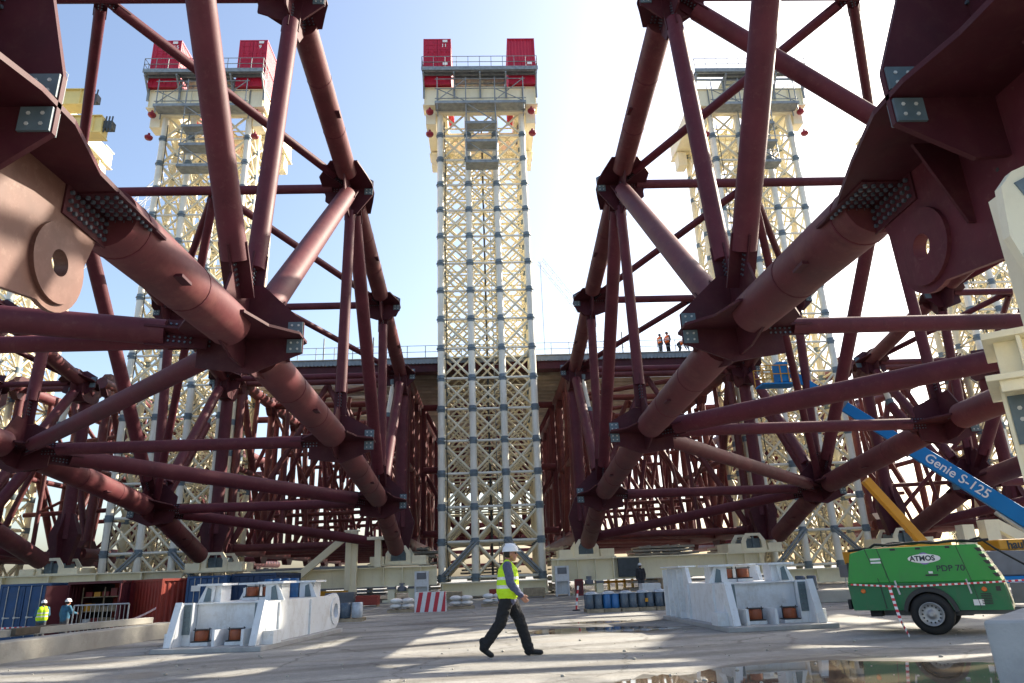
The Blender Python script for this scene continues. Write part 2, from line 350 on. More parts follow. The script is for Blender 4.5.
sky = w.node_tree.nodes.new('ShaderNodeTexSky'); sky.sky_type = 'NISHITA'; sky.sun_disc = False
sky.sun_elevation = SUN_EL; sky.sun_rotation = SUN_AZ; sky.air_density = 1.0; sky.dust_density = 3.0; sky.ozone_density = 1.0
w.node_tree.links.new(sky.outputs[0], w.node_tree.nodes['Background'].inputs[0])
w.node_tree.nodes['Background'].inputs[1].default_value = 0.13
sc.view_settings.view_transform = 'Standard'; sc.view_settings.look = 'None'; sc.view_settings.exposure = 1.32; sc.view_settings.gamma = 1

# ------------------------------------------------------------------ ground and puddles
g = MB()
xs = [-4000, -60, -30, -11.7, -10.95, 0, 30, 60, 4000]; zs = [-0.75, -0.75, -0.75, -0.75, 0, 0, 0, 0, 0]
ys = [-500, 0, 20, 60, 200, 6000]
vs = [(x, y, z) for y in ys for x, z in zip(xs, zs)]; nx = len(xs)
g.add(vs, [(j*nx+i, j*nx+i+1, (j+1)*nx+i+1, (j+1)*nx+i) for j in range(len(ys)-1) for i in range(nx-1)])
tag(g.build('ground', 'ground'), kind='structure')
def puddle(pts, wob, seed):
    rnd = random.Random(seed); out = []
    for (a, b) in zip(pts, pts[1:]+pts[:1]):
        a = V((*a, 0)); b = V((*b, 0)); n = max(2, int((b-a).length/0.15))
        for k in range(n):
            p = a.lerp(b, k/n); out.append((p.x+rnd.uniform(-wob, wob), p.y+rnd.uniform(-wob, wob)*1.5))
    cx_ = sum(a[0] for a in pts)/len(pts); cy_ = sum(a[1] for a in pts)/len(pts); ring = []
    n_ = len(out); ph = rnd.uniform(0, 6)
    for k, (a, b) in enumerate(out):
        dd = V((a-cx_, b-cy_)); L_ = dd.length; g_ = 0.22+0.14*math.sin(k*0.21+ph)+0.08*math.sin(k*0.67+ph)+rnd.uniform(-.03, .03)
        ring.append((a+dd.x/L_*g_, b+dd.y/L_*g_*1.6))
    p = MB(); p.prism(ring, (0, 0, 0.002), (1, 0, 0), (0, 1, 0), (0, 0, 1), 0.002); tag(p.build('damp_concrete', 'damp'), kind='structure')
    p = MB(); p.prism(out, (0, 0, 0.0055), (1, 0, 0), (0, 1, 0), (0, 0, 1), 0.004)
    tag(p.build('puddle', 'water'), kind='structure')
puddle([(1.3, 9.6), (1.9, 10.1), (2.35, 10.35), (2.6, 10.2), (3.1, 10.75), (3.6, 10.9), (4.4, 11.05), (4.9, 11.1), (5.6, 10.75), (6.3, 10.3), (7.4, 10.0), (7.6, 8.2), (5.4, 7.0), (3.3, 7.2), (2.2, 8.4)], 0.05, 1)
puddle([(0.7, 18.6), (1.4, 19.5), (2.6, 19.6), (3.7, 19.3), (4.7, 18.2), (3.6, 17.6), (2.5, 18.0), (1.5, 17.8)], 0.06, 2)
puddle([(1.8, 21.5), (3.2, 21.9), (4.1, 21.4), (3.1, 20.9)], 0.05, 3)

q = MB(); rnd = random.Random(21)
for k in range(240):
    y = 8.6+rnd.random()**1.6*16; x = rnd.uniform(-0.75, 0.68)*y; rr = rnd.choice((0.008, 0.012, 0.016, 0.026))
    if x < -9.3: continue
    q.sphere((x, y, rr*0.5), rr, 6, 4, (rnd.uniform(.8, 1.5), rnd.uniform(.8, 1.4), .8))
tag(q.build('gravel', 'kerbc'), kind='stuff')

# ------------------------------------------------------------------ arch trusses
BN = [(7.5, 7.1), (17.5, 7.45), (29.5, 7.0), (42, 5.7), (49.3, 3.4)]
TN = [(8, 20.5), (19.3, 20.55), (30, 19.4), (41, 17.7), (50.6, 15.9)]
def octo(a, b, ca, cb): return [(-a, -cb), (-ca, -b), (ca, -b), (a, -cb), (a, cb), (ca, b), (-ca, b), (-a, cb)]
def circle(c, r, n=24): return [(c[0]+r*math.cos(2*PI*k/n), c[1]+r*math.sin(2*PI*k/n)) for k in range(n)]

def truss(label, xi, xo, s, left, detail, group):
    root = thing('arch_truss', label, 'steel truss', (xi, 49, 0), group)
    X = {'i': xi, 'o': xo, 'm': (xi+xo)/2}
    def B(k, p): return V((X[p], *BN[k]))
    def T(k, p): return V((X[p], *TN[k]))
    NS = 20 if detail else 12
    def brace(a, b, r, oa=1.5, ob=1.5, m='primer', plates=True):
        a = V(a); b = V(b); d = (b-a).normalized()
        q = MB(); q.tube(a+d*oa, b-d*ob, r, NS)
        br = q.build('brace_tube', m, root)
        if plates:
            side = d.cross(V((1, 0, 0)))
            if side.length < 0.1: side = V((0, 0, 1))
            side.normalize(); nn = d.cross(side).normalized()
            for c, o, sg in ((a, oa, 1), (b, ob, -1)):
                pl = MB()
                p0 = c+d*sg*(o-1.0 if o > 1.0 else o*0.2); p1 = c+d*sg*(o+0.45)
                pl.bar(p0, p1, 2*r*1.12, 0.05, (1, 0, 0)); pl.bar(p0, p1, 0.06, 2*r*1.10, (1, 0, 0))
                if detail:
                    pl.cur = 1; mid = c+d*sg*(o-0.35)
                    for q2 in (1, -1):
                        for sh in (-0.5, 0.5): pl.bolts(mid+nn*q2*0.03+side*r*sh*1.1, d, side, nn*q2, 5, 2, 0.13, 0.12, 0.028, 0.035)
                pl.build('end_plate', ['primerd', 'bolt'], br)
        return br
    # chords
    for p in 'io':
        for NN, r, up in ((BN, 0.54, 1), (TN, 0.47, -1)):
            for k in range(4):
                a = V((X[p], *NN[k])); b = V((X[p], *NN[k+1])); d = (b-a).normalized()
                oa = 3.0 if (k == 0 and up > 0) else 1.25
                ob = 1.25 if k < 3 else 0.0
                q = MB(); q.tube(a+d*oa, b-d*ob, r, NS+4)
                nb = int((b-a).length/3)
                ch = q.build('chord_tube', 'primer2' if r > 0.5 else 'primer2', root)
                if detail:
                    for t in (0.35, 0.62):
                        c = a.lerp(b, t); wl = MB(); wl.tube(c-d*0.02, c+d*0.02, r+0.012, NS+4); wl.build('weld_band', 'primer', ch)
                    for t in (0.5,):
                        c = a.lerp(b, t)+V((s*r*0.8, 0, -r*0.62))
                        wl = MB(); wl.box(c-V((0.12, 0.22, 0.03)), c+V((0.14, 0.22, 0.03))); wl.build('lifting_tab', 'primerd', ch)
            for k in range(5):
                if k == 4 and up > 0: continue
                if k == 0 and up > 0: continue
                c = V((X[p], *NN[k]))
                kk = max(0, min(3, k)); a = V((0, *NN[max(0, k-1)])); b = V((0, *NN[min(4, k+1)])); d = (b-a).normalized()
                nrm = V((1, 0, 0)).cross(d); 
                if nrm.z < 0: nrm = -nrm
                nrm = nrm*up   # toward the inside of the truss
                big = 1.0 if (k in (1, 3) if up > 0 else k == 2) else 0.72
                # plate in the plane of the truss side
                q = MB(); q.prism([(-1.75*big, -0.6), (-0.9*big, -0.78), (0.9*big, -0.78), (1.75*big, -0.6), (1.75*big, 0.55), (1.15*big, 1.75*big), (-1.15*big, 1.75*big), (-1.75*big, 0.55)], c, d, nrm, (1, 0, 0), 0.07)
                gp = q.build('gusset_plate', 'primerd', root)
                # plate in the chord's other plane, with a pointed outward nose
                so_ = s if p == 'i' else -s
                n_ = 1.5 if up > 0 else 1.05
                q = MB(); q.prism([(-2.0*big, 0.62), (-1.0*big, 0.9), (-0.38, n_), (0.38, n_), (1.0*big, 0.9), (2.0*big, 0.62), (2.0*big, -0.62), (0.9*big, -1.35), (-0.9*big, -1.35), (-2.0*big, -0.62)], c, d, (so_, 0, 0), nrm, 0.07)
                q.build('gusset_plate', 'primerd', root)
                # transverse plate up to the same nose
                q = MB(); q.prism([(-1.2, -0.75), (0.2, -0.95), (n_, -0.42), (n_, 0.42), (0.35, 1.5*big), (-0.35, 1.5*big), (-1.2, 0.75)], c, (so_, 0, 0), nrm, d, 0.07)
                tp = q.build('gusset_plate', 'primerd', root)
                for zz in (-0.24, 0.24):
                    q = MB()
                    for dd in (-0.055, 0.055):
                        q.prism([(n_-0.40, zz-0.18), (n_-0.02, zz-0.18), (n_-0.02, zz+0.18), (n_-0.40, zz+0.18)], c+d*dd, (so_, 0, 0), nrm, d, 0.035)
                    q.cur = 1
                    if detail:
                        for dd in (-1, 1): q.bolts(c+d*dd*0.073+V((so_*(n_-0.21), 0, 0))+nrm*zz, (1, 0, 0), nrm, d*dd, 2, 2, 0.17, 0.17, 0.03, 0.02)
                    q.build('splice_plate', ['splice', 'holepale'], tp)  # pale heads imitate sky showing through the open holes
                if detail:
                    for sg in (-1, 1):
                        q = MB(); e_ = c+d*sg*1.45*big
                        q.bar(e_-d*0.3, e_+d*0.3, 0.09, 0.9, nrm); q.bar(e_-d*0.3, e_+d*0.3, 0.9, 0.09, nrm); q.cur = 1
                        for sd_ in (-1, 1):
                            q.bolts(e_+V((sd_*0.045, 0, 0)), d, nrm, (sd_, 0, 0), 3, 6, 0.14, 0.15, 0.03, 0.035)
                            q.bolts(e_+nrm*sd_*0.045, d, (1, 0, 0), nrm*sd_, 3, 6, 0.14, 0.15, 0.03, 0.035)
                        q.build('bolt_patch', ['primerd', 'bolt'], gp)
        # side bracing
        for a, b, r, m in ((T(0, p), B(0, p), 0.33, 'primer'), (T(0, p), B(1, p), 0.33, 'primer'), (T(1, p), B(1, p), 0.27, 'primer'), (T(2, p), B(1, p), 0.39, 'primer2'),
                        (T(2, p), B(2, p), 0.24, 'primer'), (T(2, p), B(3, p), 0.34, 'primer'), (T(3, p), B(3, p), 0.27, 'primer'), (T(4, p), B(3, p), 0.33, 'primer')):
            brace(a, b, r, 1.3, 2.1, m)
    # cross bracing, top plane
    for k in range(1, 5): brace(T(k, 'i'), T(k, 'o'), 0.22, 0.9, 0.9)
    brace(T(0, 'i'), T(0, 'o'), 0.22, 0.9, 0.9)
    for k in range(0, 4):
        for p in 'io': brace(T(k, 'm'), T(k+1, p), 0.19, 0.5, 1.2)
    brace(T(2, 'm'), B(3, 'o'), 0.2, 0.4, 0.6)
    # bottom plane
    for k, r in ((1, 0.22), (2, 0.25), (3, 0.27)): brace(B(k, 'i'), B(k, 'o'), r, 1.5, 1.5)
    if left:
        brace(B(1, 'i'), V((xo, 14.2, 7.9)), 0.33, 1.9, 0.5)
        brace(B(1, 'i'), B(2, 'o'), 0.29, 1.5, 1.5); brace(B(2, 'o'), B(3, 'i'), 0.36, 1.8, 1.8)
    else:
        brace(B(2, 'i'), B(1, 'o'), 0.36, 1.5, 1.5, 'primer'); brace(B(2, 'i'), B(3, 'o'), 0.34, 1.5, 1.8, 'primer2')
        brace(T(1, 'i'), B(1, 'o'), 0.30, 1.2, 1.5)
    brace(B(3, 'o'), V((xi, 49, 3.6)), 0.3, 1.6, 0.6)
    # end posts standing on saddles
    for p in 'io':
        x = X[p]
        q = MB(); q.tube((x, 51.6, 4.9), (x, 51.6, 15.2), 0.42, NS)
        po = q.build('support_post', 'primer', root)
        q = MB(); q.prism([(-0.55, 3.15), (0.55, 3.15), (1.0, 5.2), (0.45, 6.6), (-0.45, 6.6), (-1.0, 5.2)], (x, 51.6, 0), (1, 0, 0), (0, 0, 1), (0, 1, 0), 0.5)
        q.prism([(-0.55, 3.15), (0.55, 3.15), (1.0, 5.2), (0.45, 6.6), (-0.45, 6.6), (-1.0, 5.2)], (x, 51.6, 0), (0, 1, 0), (0, 0, 1), (1, 0, 0), 0.1)
        q.build('post_foot', 'primerd', po)
        q = MB(); q.tube((x, 51.6, 15.3), (x, 50.4, 15.9), 0.55, NS); q.prism(octo(1.2, 0.8, 0.7, 0.4), (x, 51.2, 15.3), (0, 1, 0), (0, 0, 1), (1, 0, 0), 0.9); q.build('post_head', 'primerd', po)
        q = MB(); q.tube((x-s*0.55, 50.6, 15.2), (x-s*0.85, 50.3, 12.7), 0.2, 12)
        st = q.build('hydraulic_strut', 'ivory', root)
        q = MB(); q.tube((x-s*0.55, 50.6, 15.5), (x-s*0.55, 50.6, 15.1), 0.28, 12); q.tube((x-s*0.82, 50.32, 12.9), (x-s*0.87, 50.28, 12.4), 0.28, 12); q.build('strut_collar', 'splice', st)
        q = MB(); q.tube((x-s*0.87, 50.28, 12.4), (x-s*1.5, 46.2, 6.6), 0.36, NS); q.build('brace_tube', 'primer', root)
    if not detail: return root
    # near lower end: pin lug and cruciform gussets
    for p in 'i':
        x = xi; c = V((x, 7.5, 7.1))
        so_ = s
        # lug polygon in (y,z), arc round the pin
        hc = (9.45, 5.88); arc = [(hc[0]+0.72*math.cos(t), hc[1]+0.72*math.sin(t)) for t in [math.radians(a) for a in range(20, -116, -12)]]
        poly = [(10.75, 7.35), (10.35, 6.75)]+arc+[(7.9, 5.0), (6.1, 4.85), (4.6, 5.6), (4.4, 8.2), (10.6, 7.75)]
        q = MB(); q.prism(poly, (x, 0, 0), (0, 1, 0), (0, 0, 1), (1, 0, 0), 0.08, [circle(hc, 0.2)])
        LM = 'lug' if left else 'primer'; lg = q.build('lug_plate', LM, root)  # left lug has sunlight in its colour, shaded right lug stays plain primer
        for sg in (-1, 1):
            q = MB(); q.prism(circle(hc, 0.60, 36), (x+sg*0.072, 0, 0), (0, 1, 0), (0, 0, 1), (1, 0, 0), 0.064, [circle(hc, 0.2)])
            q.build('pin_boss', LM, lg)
        q = MB(); q.prism([(9.35, 0), (10.55, 0), (10.55, 0.78), (9.35, 0.78)], (x+so_*0.055, 0, 6.65), (0, 1, -0.0), (0, -0.0, 1), (1, 0, 0), 0.03)
        q.cur = 1; q.bolts((x+so_*0.07, 9.95, 7.04), (0, 1, 0), (0, 0, 1), (so_, 0, 0), 8, 5, 0.14, 0.14, 0.034, 0.045); q.build('bolt_patch', ['primerd', 'bolt'], lg)
        # tilted flange plate along the chord
        d = (V((0, *BN[1]))-V((0, *BN[0]))).normalized(); nr = V((0, -d.z, d.y)); NO = 1.0 if left else 1.45
        q = MB(); q.prism([(-4, NO-.3), (-1.2, NO-.17), (-0.35, NO), (0.35, NO), (1.6, NO-.33), (3.2, 0.62), (4.4, 0.35), (4.4, -0.6), (2, -1.2), (-4, -1.2)], c, d, (so_, 0, 0), nr, 0.08)
        fl = q.build('flange_plate', 'primerd', root)
        q = MB(); e_ = c+d*2.75+V((so_*0.4, 0, 0))-nr*0.055; q.bar(e_-d*0.65, e_+d*0.65, 0.6, 0.03, nr); q.cur = 1; q.bolts(e_-nr*0.015, d, (1, 0, 0), -nr, 9, 4, 0.14, 0.14, 0.034, 0.045); q.build('bolt_patch', ['primerd', 'bolt'], fl)
        q = MB(); q.prism([(0, -0.9), (NO*.35, -0.95), (NO, -0.42), (NO, 0.42), (NO*.52, 2.2), (NO*.52, 3.2), (-0.6, 3.2), (-0.6, -0.9)], c, (so_, 0, 0), (0, 0, 1), (0, 1, 0), 0.08)
        tp = q.build('gusset_plate', 'primerd', root)
        for zz in (-0.24, 0.25):
            q = MB()
            for dd in (-0.06, 0.06):
                q.prism([(NO-.41, zz-0.17), (NO-.02, zz-0.17), (NO-.02, zz+0.17), (NO-.41, zz+0.17)], c+V((0, dd, 0)), (so_, 0, 0), (0, 0, 1), (0, 1, 0), 0.04)
            q.cur = 1; q.bolts(c+V((so_*(NO-.215), -0.08, zz)), (1, 0, 0), (0, 0, 1), (0, -1, 0), 2, 2, 0.17, 0.15, 0.026, 0.012)
            q.build('splice_plate', ['splice', 'holepale'], tp)  # pale heads again painted for bright see-through holes
        q = MB(); q.box(c+V((-0.42, -0.10, 1.95)), c+V((0.42, -0.045, 3.1))); q.cur = 1
        q.bolts(c+V((0, -0.10, 2.5)), (1, 0, 0), (0, 0, 1), (0, -1, 0), 5, 7, 0.15, 0.15, 0.04, 0.05); q.build('bolt_patch', ['primerd', 'bolt'], tp)
        q = MB(); q.prism([(3.6, 7.2), (7.4, 7.2), (7.4, 9.6), (6.4, 10.6), (3.6, 10.6)], (x, 0, 0.0), (0, 1, 0), (0, 0, 1), (1, 0, 0), 0.08, [circle((6.55, 8.6), 0.3)]); up_ = q.build('web_plate', 'primerd', root)
        q = MB(); q.prism(circle((6.55, 8.6), 0.46, 32), (x+so_*0.08, 0, 0), (0, 1, 0), (0, 0, 1), (1, 0, 0), 0.08, [circle((6.55, 8.6), 0.33, 32)]); q.build('pin_ring', 'splice', up_)
        if not left: q = MB(); q.prism([(0, 0), (0.62, 0.0), (0.1, -1.25), (0, -1.25)], (x+so_*0.04, 8.35, 6.95), (so_, 0, 0), (0, 0, 1), (0, 1, 0), 0.05); q.build('stiffener', 'primerd', lg)
        if not left: q = MB(); q.prism([(0, 0), (0.62, 0.0), (0.1, -1.0), (0, -1.0)], (x+so_*0.04, 6.2, 6.85), (so_, 0, 0), (0, 0, 1), (0, 1, 0), 0.05); q.build('stiffener', 'primerd', lg)
        q = MB()
        for yy, z_ in ((7.9, 6.5), (7.6, 6.35), (7.75, 6.15)): q.tube((x+so_*0.035, yy, z_), (x+so_*0.043, yy, z_), 0.03, 8)
        q.build('bolt_hole', 'blackp', lg)
        q = MB(); q.tube(c+V((-s*1.5, 0.4, -0.2)), c+V((s*0.25, 0.2, -0.55)), 0.12, 12); q.build('stiffener', 'primer', root)
        q = MB(); q.prism([(-0.62, 0), (0.62, 0), (0.62, 1.7), (-0.62, 1.7)], c+d*2.2, (1, 0, 0), d, nr, 0.05); q.build('end_plate', 'primerd', root)
    return root

GT = 'arch trusses leaning down to the saddles'
truss('large brown truss on the left, its sunlit pin lug nearest the camera', -6.2, -19.2, 1, True, True, GT)
truss('large brown truss on the right with its pin lug plate in shadow', 6.8, 20.0, -1, False, True, GT)
truss('brown truss at the far left, mostly outside the frame beyond the leftmost lattice tower', -29.5, -36.3, 1, True, False, GT)
truss('brown truss at the far right behind the white bolted column', 29.5, 39.0, -1, False, False, GT)

# assembled roof section behind: one box truss per pair of planes
def roof_truss(label, xa, xb, seed):
    rnd = random.Random(seed)
    root = thing('roof_truss', label, 'steel truss', ((xa+xb)/2, 54.5, 0), 'roof trusses of the assembled section behind the towers')
    Y = [54.5+8*k for k in range(7)]; zt = 16.6; zb = 4.0
    def tb(a, b, r, n='brace_tube', m='primer2', sg=10):
        q = MB(); q.tube(a, b, r, sg); return q.build(n, m, root)
    for x in (xa, xb):
        tb((x, 53.2, zt), (x, Y[-1]+1, zt+0.4), 0.46, 'chord_tube', 'primer2'); tb((x, 53.8, zb), (x, Y[-1]+1, zb), 0.46, 'chord_tube', 'primer2')
        for k, y in enumerate(Y):
            tb((x, y, zb), (x, y, zt), 0.30)
            if k < 6:
                tb((x, y, zb if k % 2 else zt), (x, y+8, zt if k % 2 else zb), 0.27)
                tb((x, y+4, zt), (x+rnd.uniform(-.3, .3), y+4, zb+6), 0.2)
                tb((x, y, zb+6), (x, y+8, zb+6), 0.22)
                for zq in (zt, zb):
                    q = MB(); q.prism(octo(1.1, 0.9, 0.6, 0.4), (x, y, zq), (0, 1, 0), (0, 0, 1), (1, 0, 0), 0.5); q.build('gusset_plate', 'primerd', root)
    for k, y in enumerate(Y):
        tb((xa, y, zt), (xb, y, zt), 0.27); tb((xa, y, zb), (xb, y, zb), 0.27)
        if k < 4:
            for _ in range(7):
                xq = rnd.uniform(xa, xb); yq = y+rnd.uniform(0, 8); tb((xq, yq, zb+rnd.choice((0, 0, 3.3, 6))), (min(xb, max(xa, xq+rnd.uniform(-6, 6))), yq+rnd.uniform(-3, 3), rnd.choice((zt, zt, zb+6, zb+9))), rnd.uniform(0.10, 0.17), 'brace_tube', rnd.choice(('primer', 'primer2')), 8)
        if k < 6:
            tb((xa, y, zb), ((xa+xb)/2, y+1, zt), 0.23); tb((xb, y, zb), ((xa+xb)/2, y+1, zt), 0.23)
            tb((xa, y, zb), (xb, y+8, zb), 0.23); tb((xb, y, zt), (xa, y+8, zt), 0.2)
            xm = (xa+xb)/2
            if k < 4:
                for t in (0.25, 0.75):
                    xq = xa+(xb-xa)*t; tb((xq, y+2, zb), (xq+rnd.uniform(-1.5, 1.5), y+3, zt), 0.17)
                tb((xa, y+3, zb+3.2), (xb, y+3, zb+3.4), 0.18); tb((xa, y+5, zb+9), (xb, y+2, zb+9), 0.2)
    return root
roof_truss('brown tube truss under the roof deck behind the left arch truss', -19.2, -6.2, 1)
roof_truss('brown tube truss under the roof deck behind the right arch truss', 6.8, 20.0, 2)
roof_truss('brown tube truss without a deck behind the left lattice tower', -36.3, -29.5, 3)
roof_truss('brown tube truss without a deck behind the blue boom and the right lattice tower', 29.5, 39.0, 4)
def cross_frame(label, x0, x1, zs_, yk):
    root = thing('cross_frame', label, 'steel truss', ((x0+x1)/2, yk, 0), 'cross frames joining the roof trusses')
    n = 4
    for z in zs_:
        q = MB(); q.tube((x0, yk, z), (x1, yk, z), 0.3, 10); q.build('crossbar', 'primer', root)
    for k in range(n+1):
        x = x0+(x1-x0)*k/n
        q = MB(); q.tube((x, yk+0.3, zs_[0]), (x, yk+0.3, zs_[-1]), 0.24, 10); q.build('upright_tube', 'primer', root)
        if k < n:
            for z0, z1 in zip(zs_, zs_[1:]):
                q = MB(); a = (x, yk+0.6, z0 if k % 2 else z1); b = (x+(x1-x0)/n, yk+0.6, z1 if k % 2 else z0); q.tube(a, b, 0.2, 8); q.build('brace_tube', 'primer', root)
    return root
cross_frame('brown cross frame right behind the middle lattice tower', -5.6, 6.2, (5.0, 10.5, 16.2), 63.0)
cross_frame('brown cross frame farther back behind the middle lattice tower', -5.6, 6.2, (5.0, 10.5, 16.2), 79.0)
cross_frame('brown cross frame farthest back, closing the view under the roof deck', -19.0, 20.0, (3.2, 5.4, 7.6, 9.8), 122.0)
cross_frame('brown cross frame behind the left lattice tower', -29.0, -19.8, (4.2, 10.5, 16.2), 66.0)
cross_frame('brown cross frame farther back behind the left lattice tower', -29.0, -19.8, (4.2, 10.5), 84.0)
cross_frame('brown cross frame behind the right lattice tower', 20.6, 29.0, (4.2, 10.5, 16.2), 66.0)
cross_frame('brown cross frame farther back behind the right lattice tower', 20.6, 29.0, (4.2, 10.5), 84.0)

# roof deck
rd = thing('roof_deck', 'grey corrugated roof deck carried by brown trusses behind the middle tower', 'roof deck', (0.4, 55, 17.4))
q = MB(); q.box((-19.6, 54.6, 17.95), (20.4, 54.75, 18.35)); 
for k in range(134): q.box((-19.6+k*0.3, 54.56, 17.9), (-19.6+k*0.3+0.15, 54.6, 18.3))
q.build('fascia', 'fascia', rd)
q = MB(); q.box((-19.5, 54.8, 17.3), (20.3, 55.88, 17.95)); q.build('edge_beam', 'primerd', rd)
q = MB(); q.box((-19.6, 54.76, 18.15), (20.4, 55.8, 18.3)); q.box((-19.6, 54.5, 18.36), (20.4, 55.9, 18.43)); q.build('walkway', 'panelb', rd)
q = MB(); rnd = random.Random(3)
for k in range(54):
    y = 55.9+k*1.25
    q.box((-7.5, y, 17.5), (8.2, y+(0.95 if y < 64 else 0.75), 17.55))
    if k % 9 not in (2, 5): q.box((-19.4, y, 17.5), (-7.52, y+rnd.choice((0.5, 0.7, 0.9)), 17.55))
    q.box((8.22, y, 17.5), (20.2, y+rnd.choice((0.4, 0.5, 0.65)), 17.55))
q.build('deck_panel', 'panel', rd)
for k in range(54):
    y = 56.4+k*1.25
    q = MB(); q.box((-19.4, y, 17.18), (20.2, y+0.14, 17.48)); q.build('purlin', 'purlin', rd)
q = MB()
for k in range(28): q.tube((-19.5+k*1.475, 54.7, 18.43), (-19.5+k*1.475, 54.7, 19.5), 0.035, 6)
for z in (18.95, 19.48): q.tube((-19.5, 54.7, z), (20.3, 54.7, z), 0.025, 6)
for x in (-17, -13, -9, 8, 11.5, 17): q.tube((x, 54.72, 18.43), (x, 54.72, 20.3), 0.06, 6)
q.build('handrail', 'scaff', rd)

# stacked panels on the ground behind the girders
def panel_stack(label, x0, x1, y0, n, seed, m='panelb'):
    r = random.Random(seed); q = MB(); z = -0.7 if x0 < -12 else 0.0; c = ((x0+x1)/2, y0, z)
    for k in range(n):
        q.cur = 0
        t = r.uniform(0.22, 0.3); q.box((x0+r.uniform(0, 1.5), y0+r.uniform(0, .5), z), (x1-r.uniform(0, 1.5), y0+3+r.uniform(0, .5), z+t*0.62)); z += t*0.63
        for x in (x0+2, (x0+x1)/2+0.3, x1-2): q.box((x, y0+.6, z), (x+.15, y0+2.6, z+t*0.36))
        z += t*0.365
    tag(q.build('panel_stack', m, loc=c), label, 'panel stack', 'stacked roof panels behind the girders')
panel_stack('long grey stack of panels behind the left girder and its prop', -19, -7.2, 55.5, 13, 1, 'panel')
panel_stack('beige panel stack just left of the middle tower foot', -6.8, -3.2, 55.2, 14, 2)
panel_stack('short beige panel stack just right of the middle tower foot', 4.0, 6.6, 55.2, 13, 3)
panel_stack('wide beige panel stack behind the right girder, left of the outer saddle', 10.5, 16.8, 55.8, 13, 4)
panel_stack('beige panel stack behind the right girder and outer saddle', 17.2, 22.6, 55.2, 12, 5)
panel_stack('dark panels stacked low behind the middle tower', -3.0, 3.8, 66, 9, 6, 'panel')

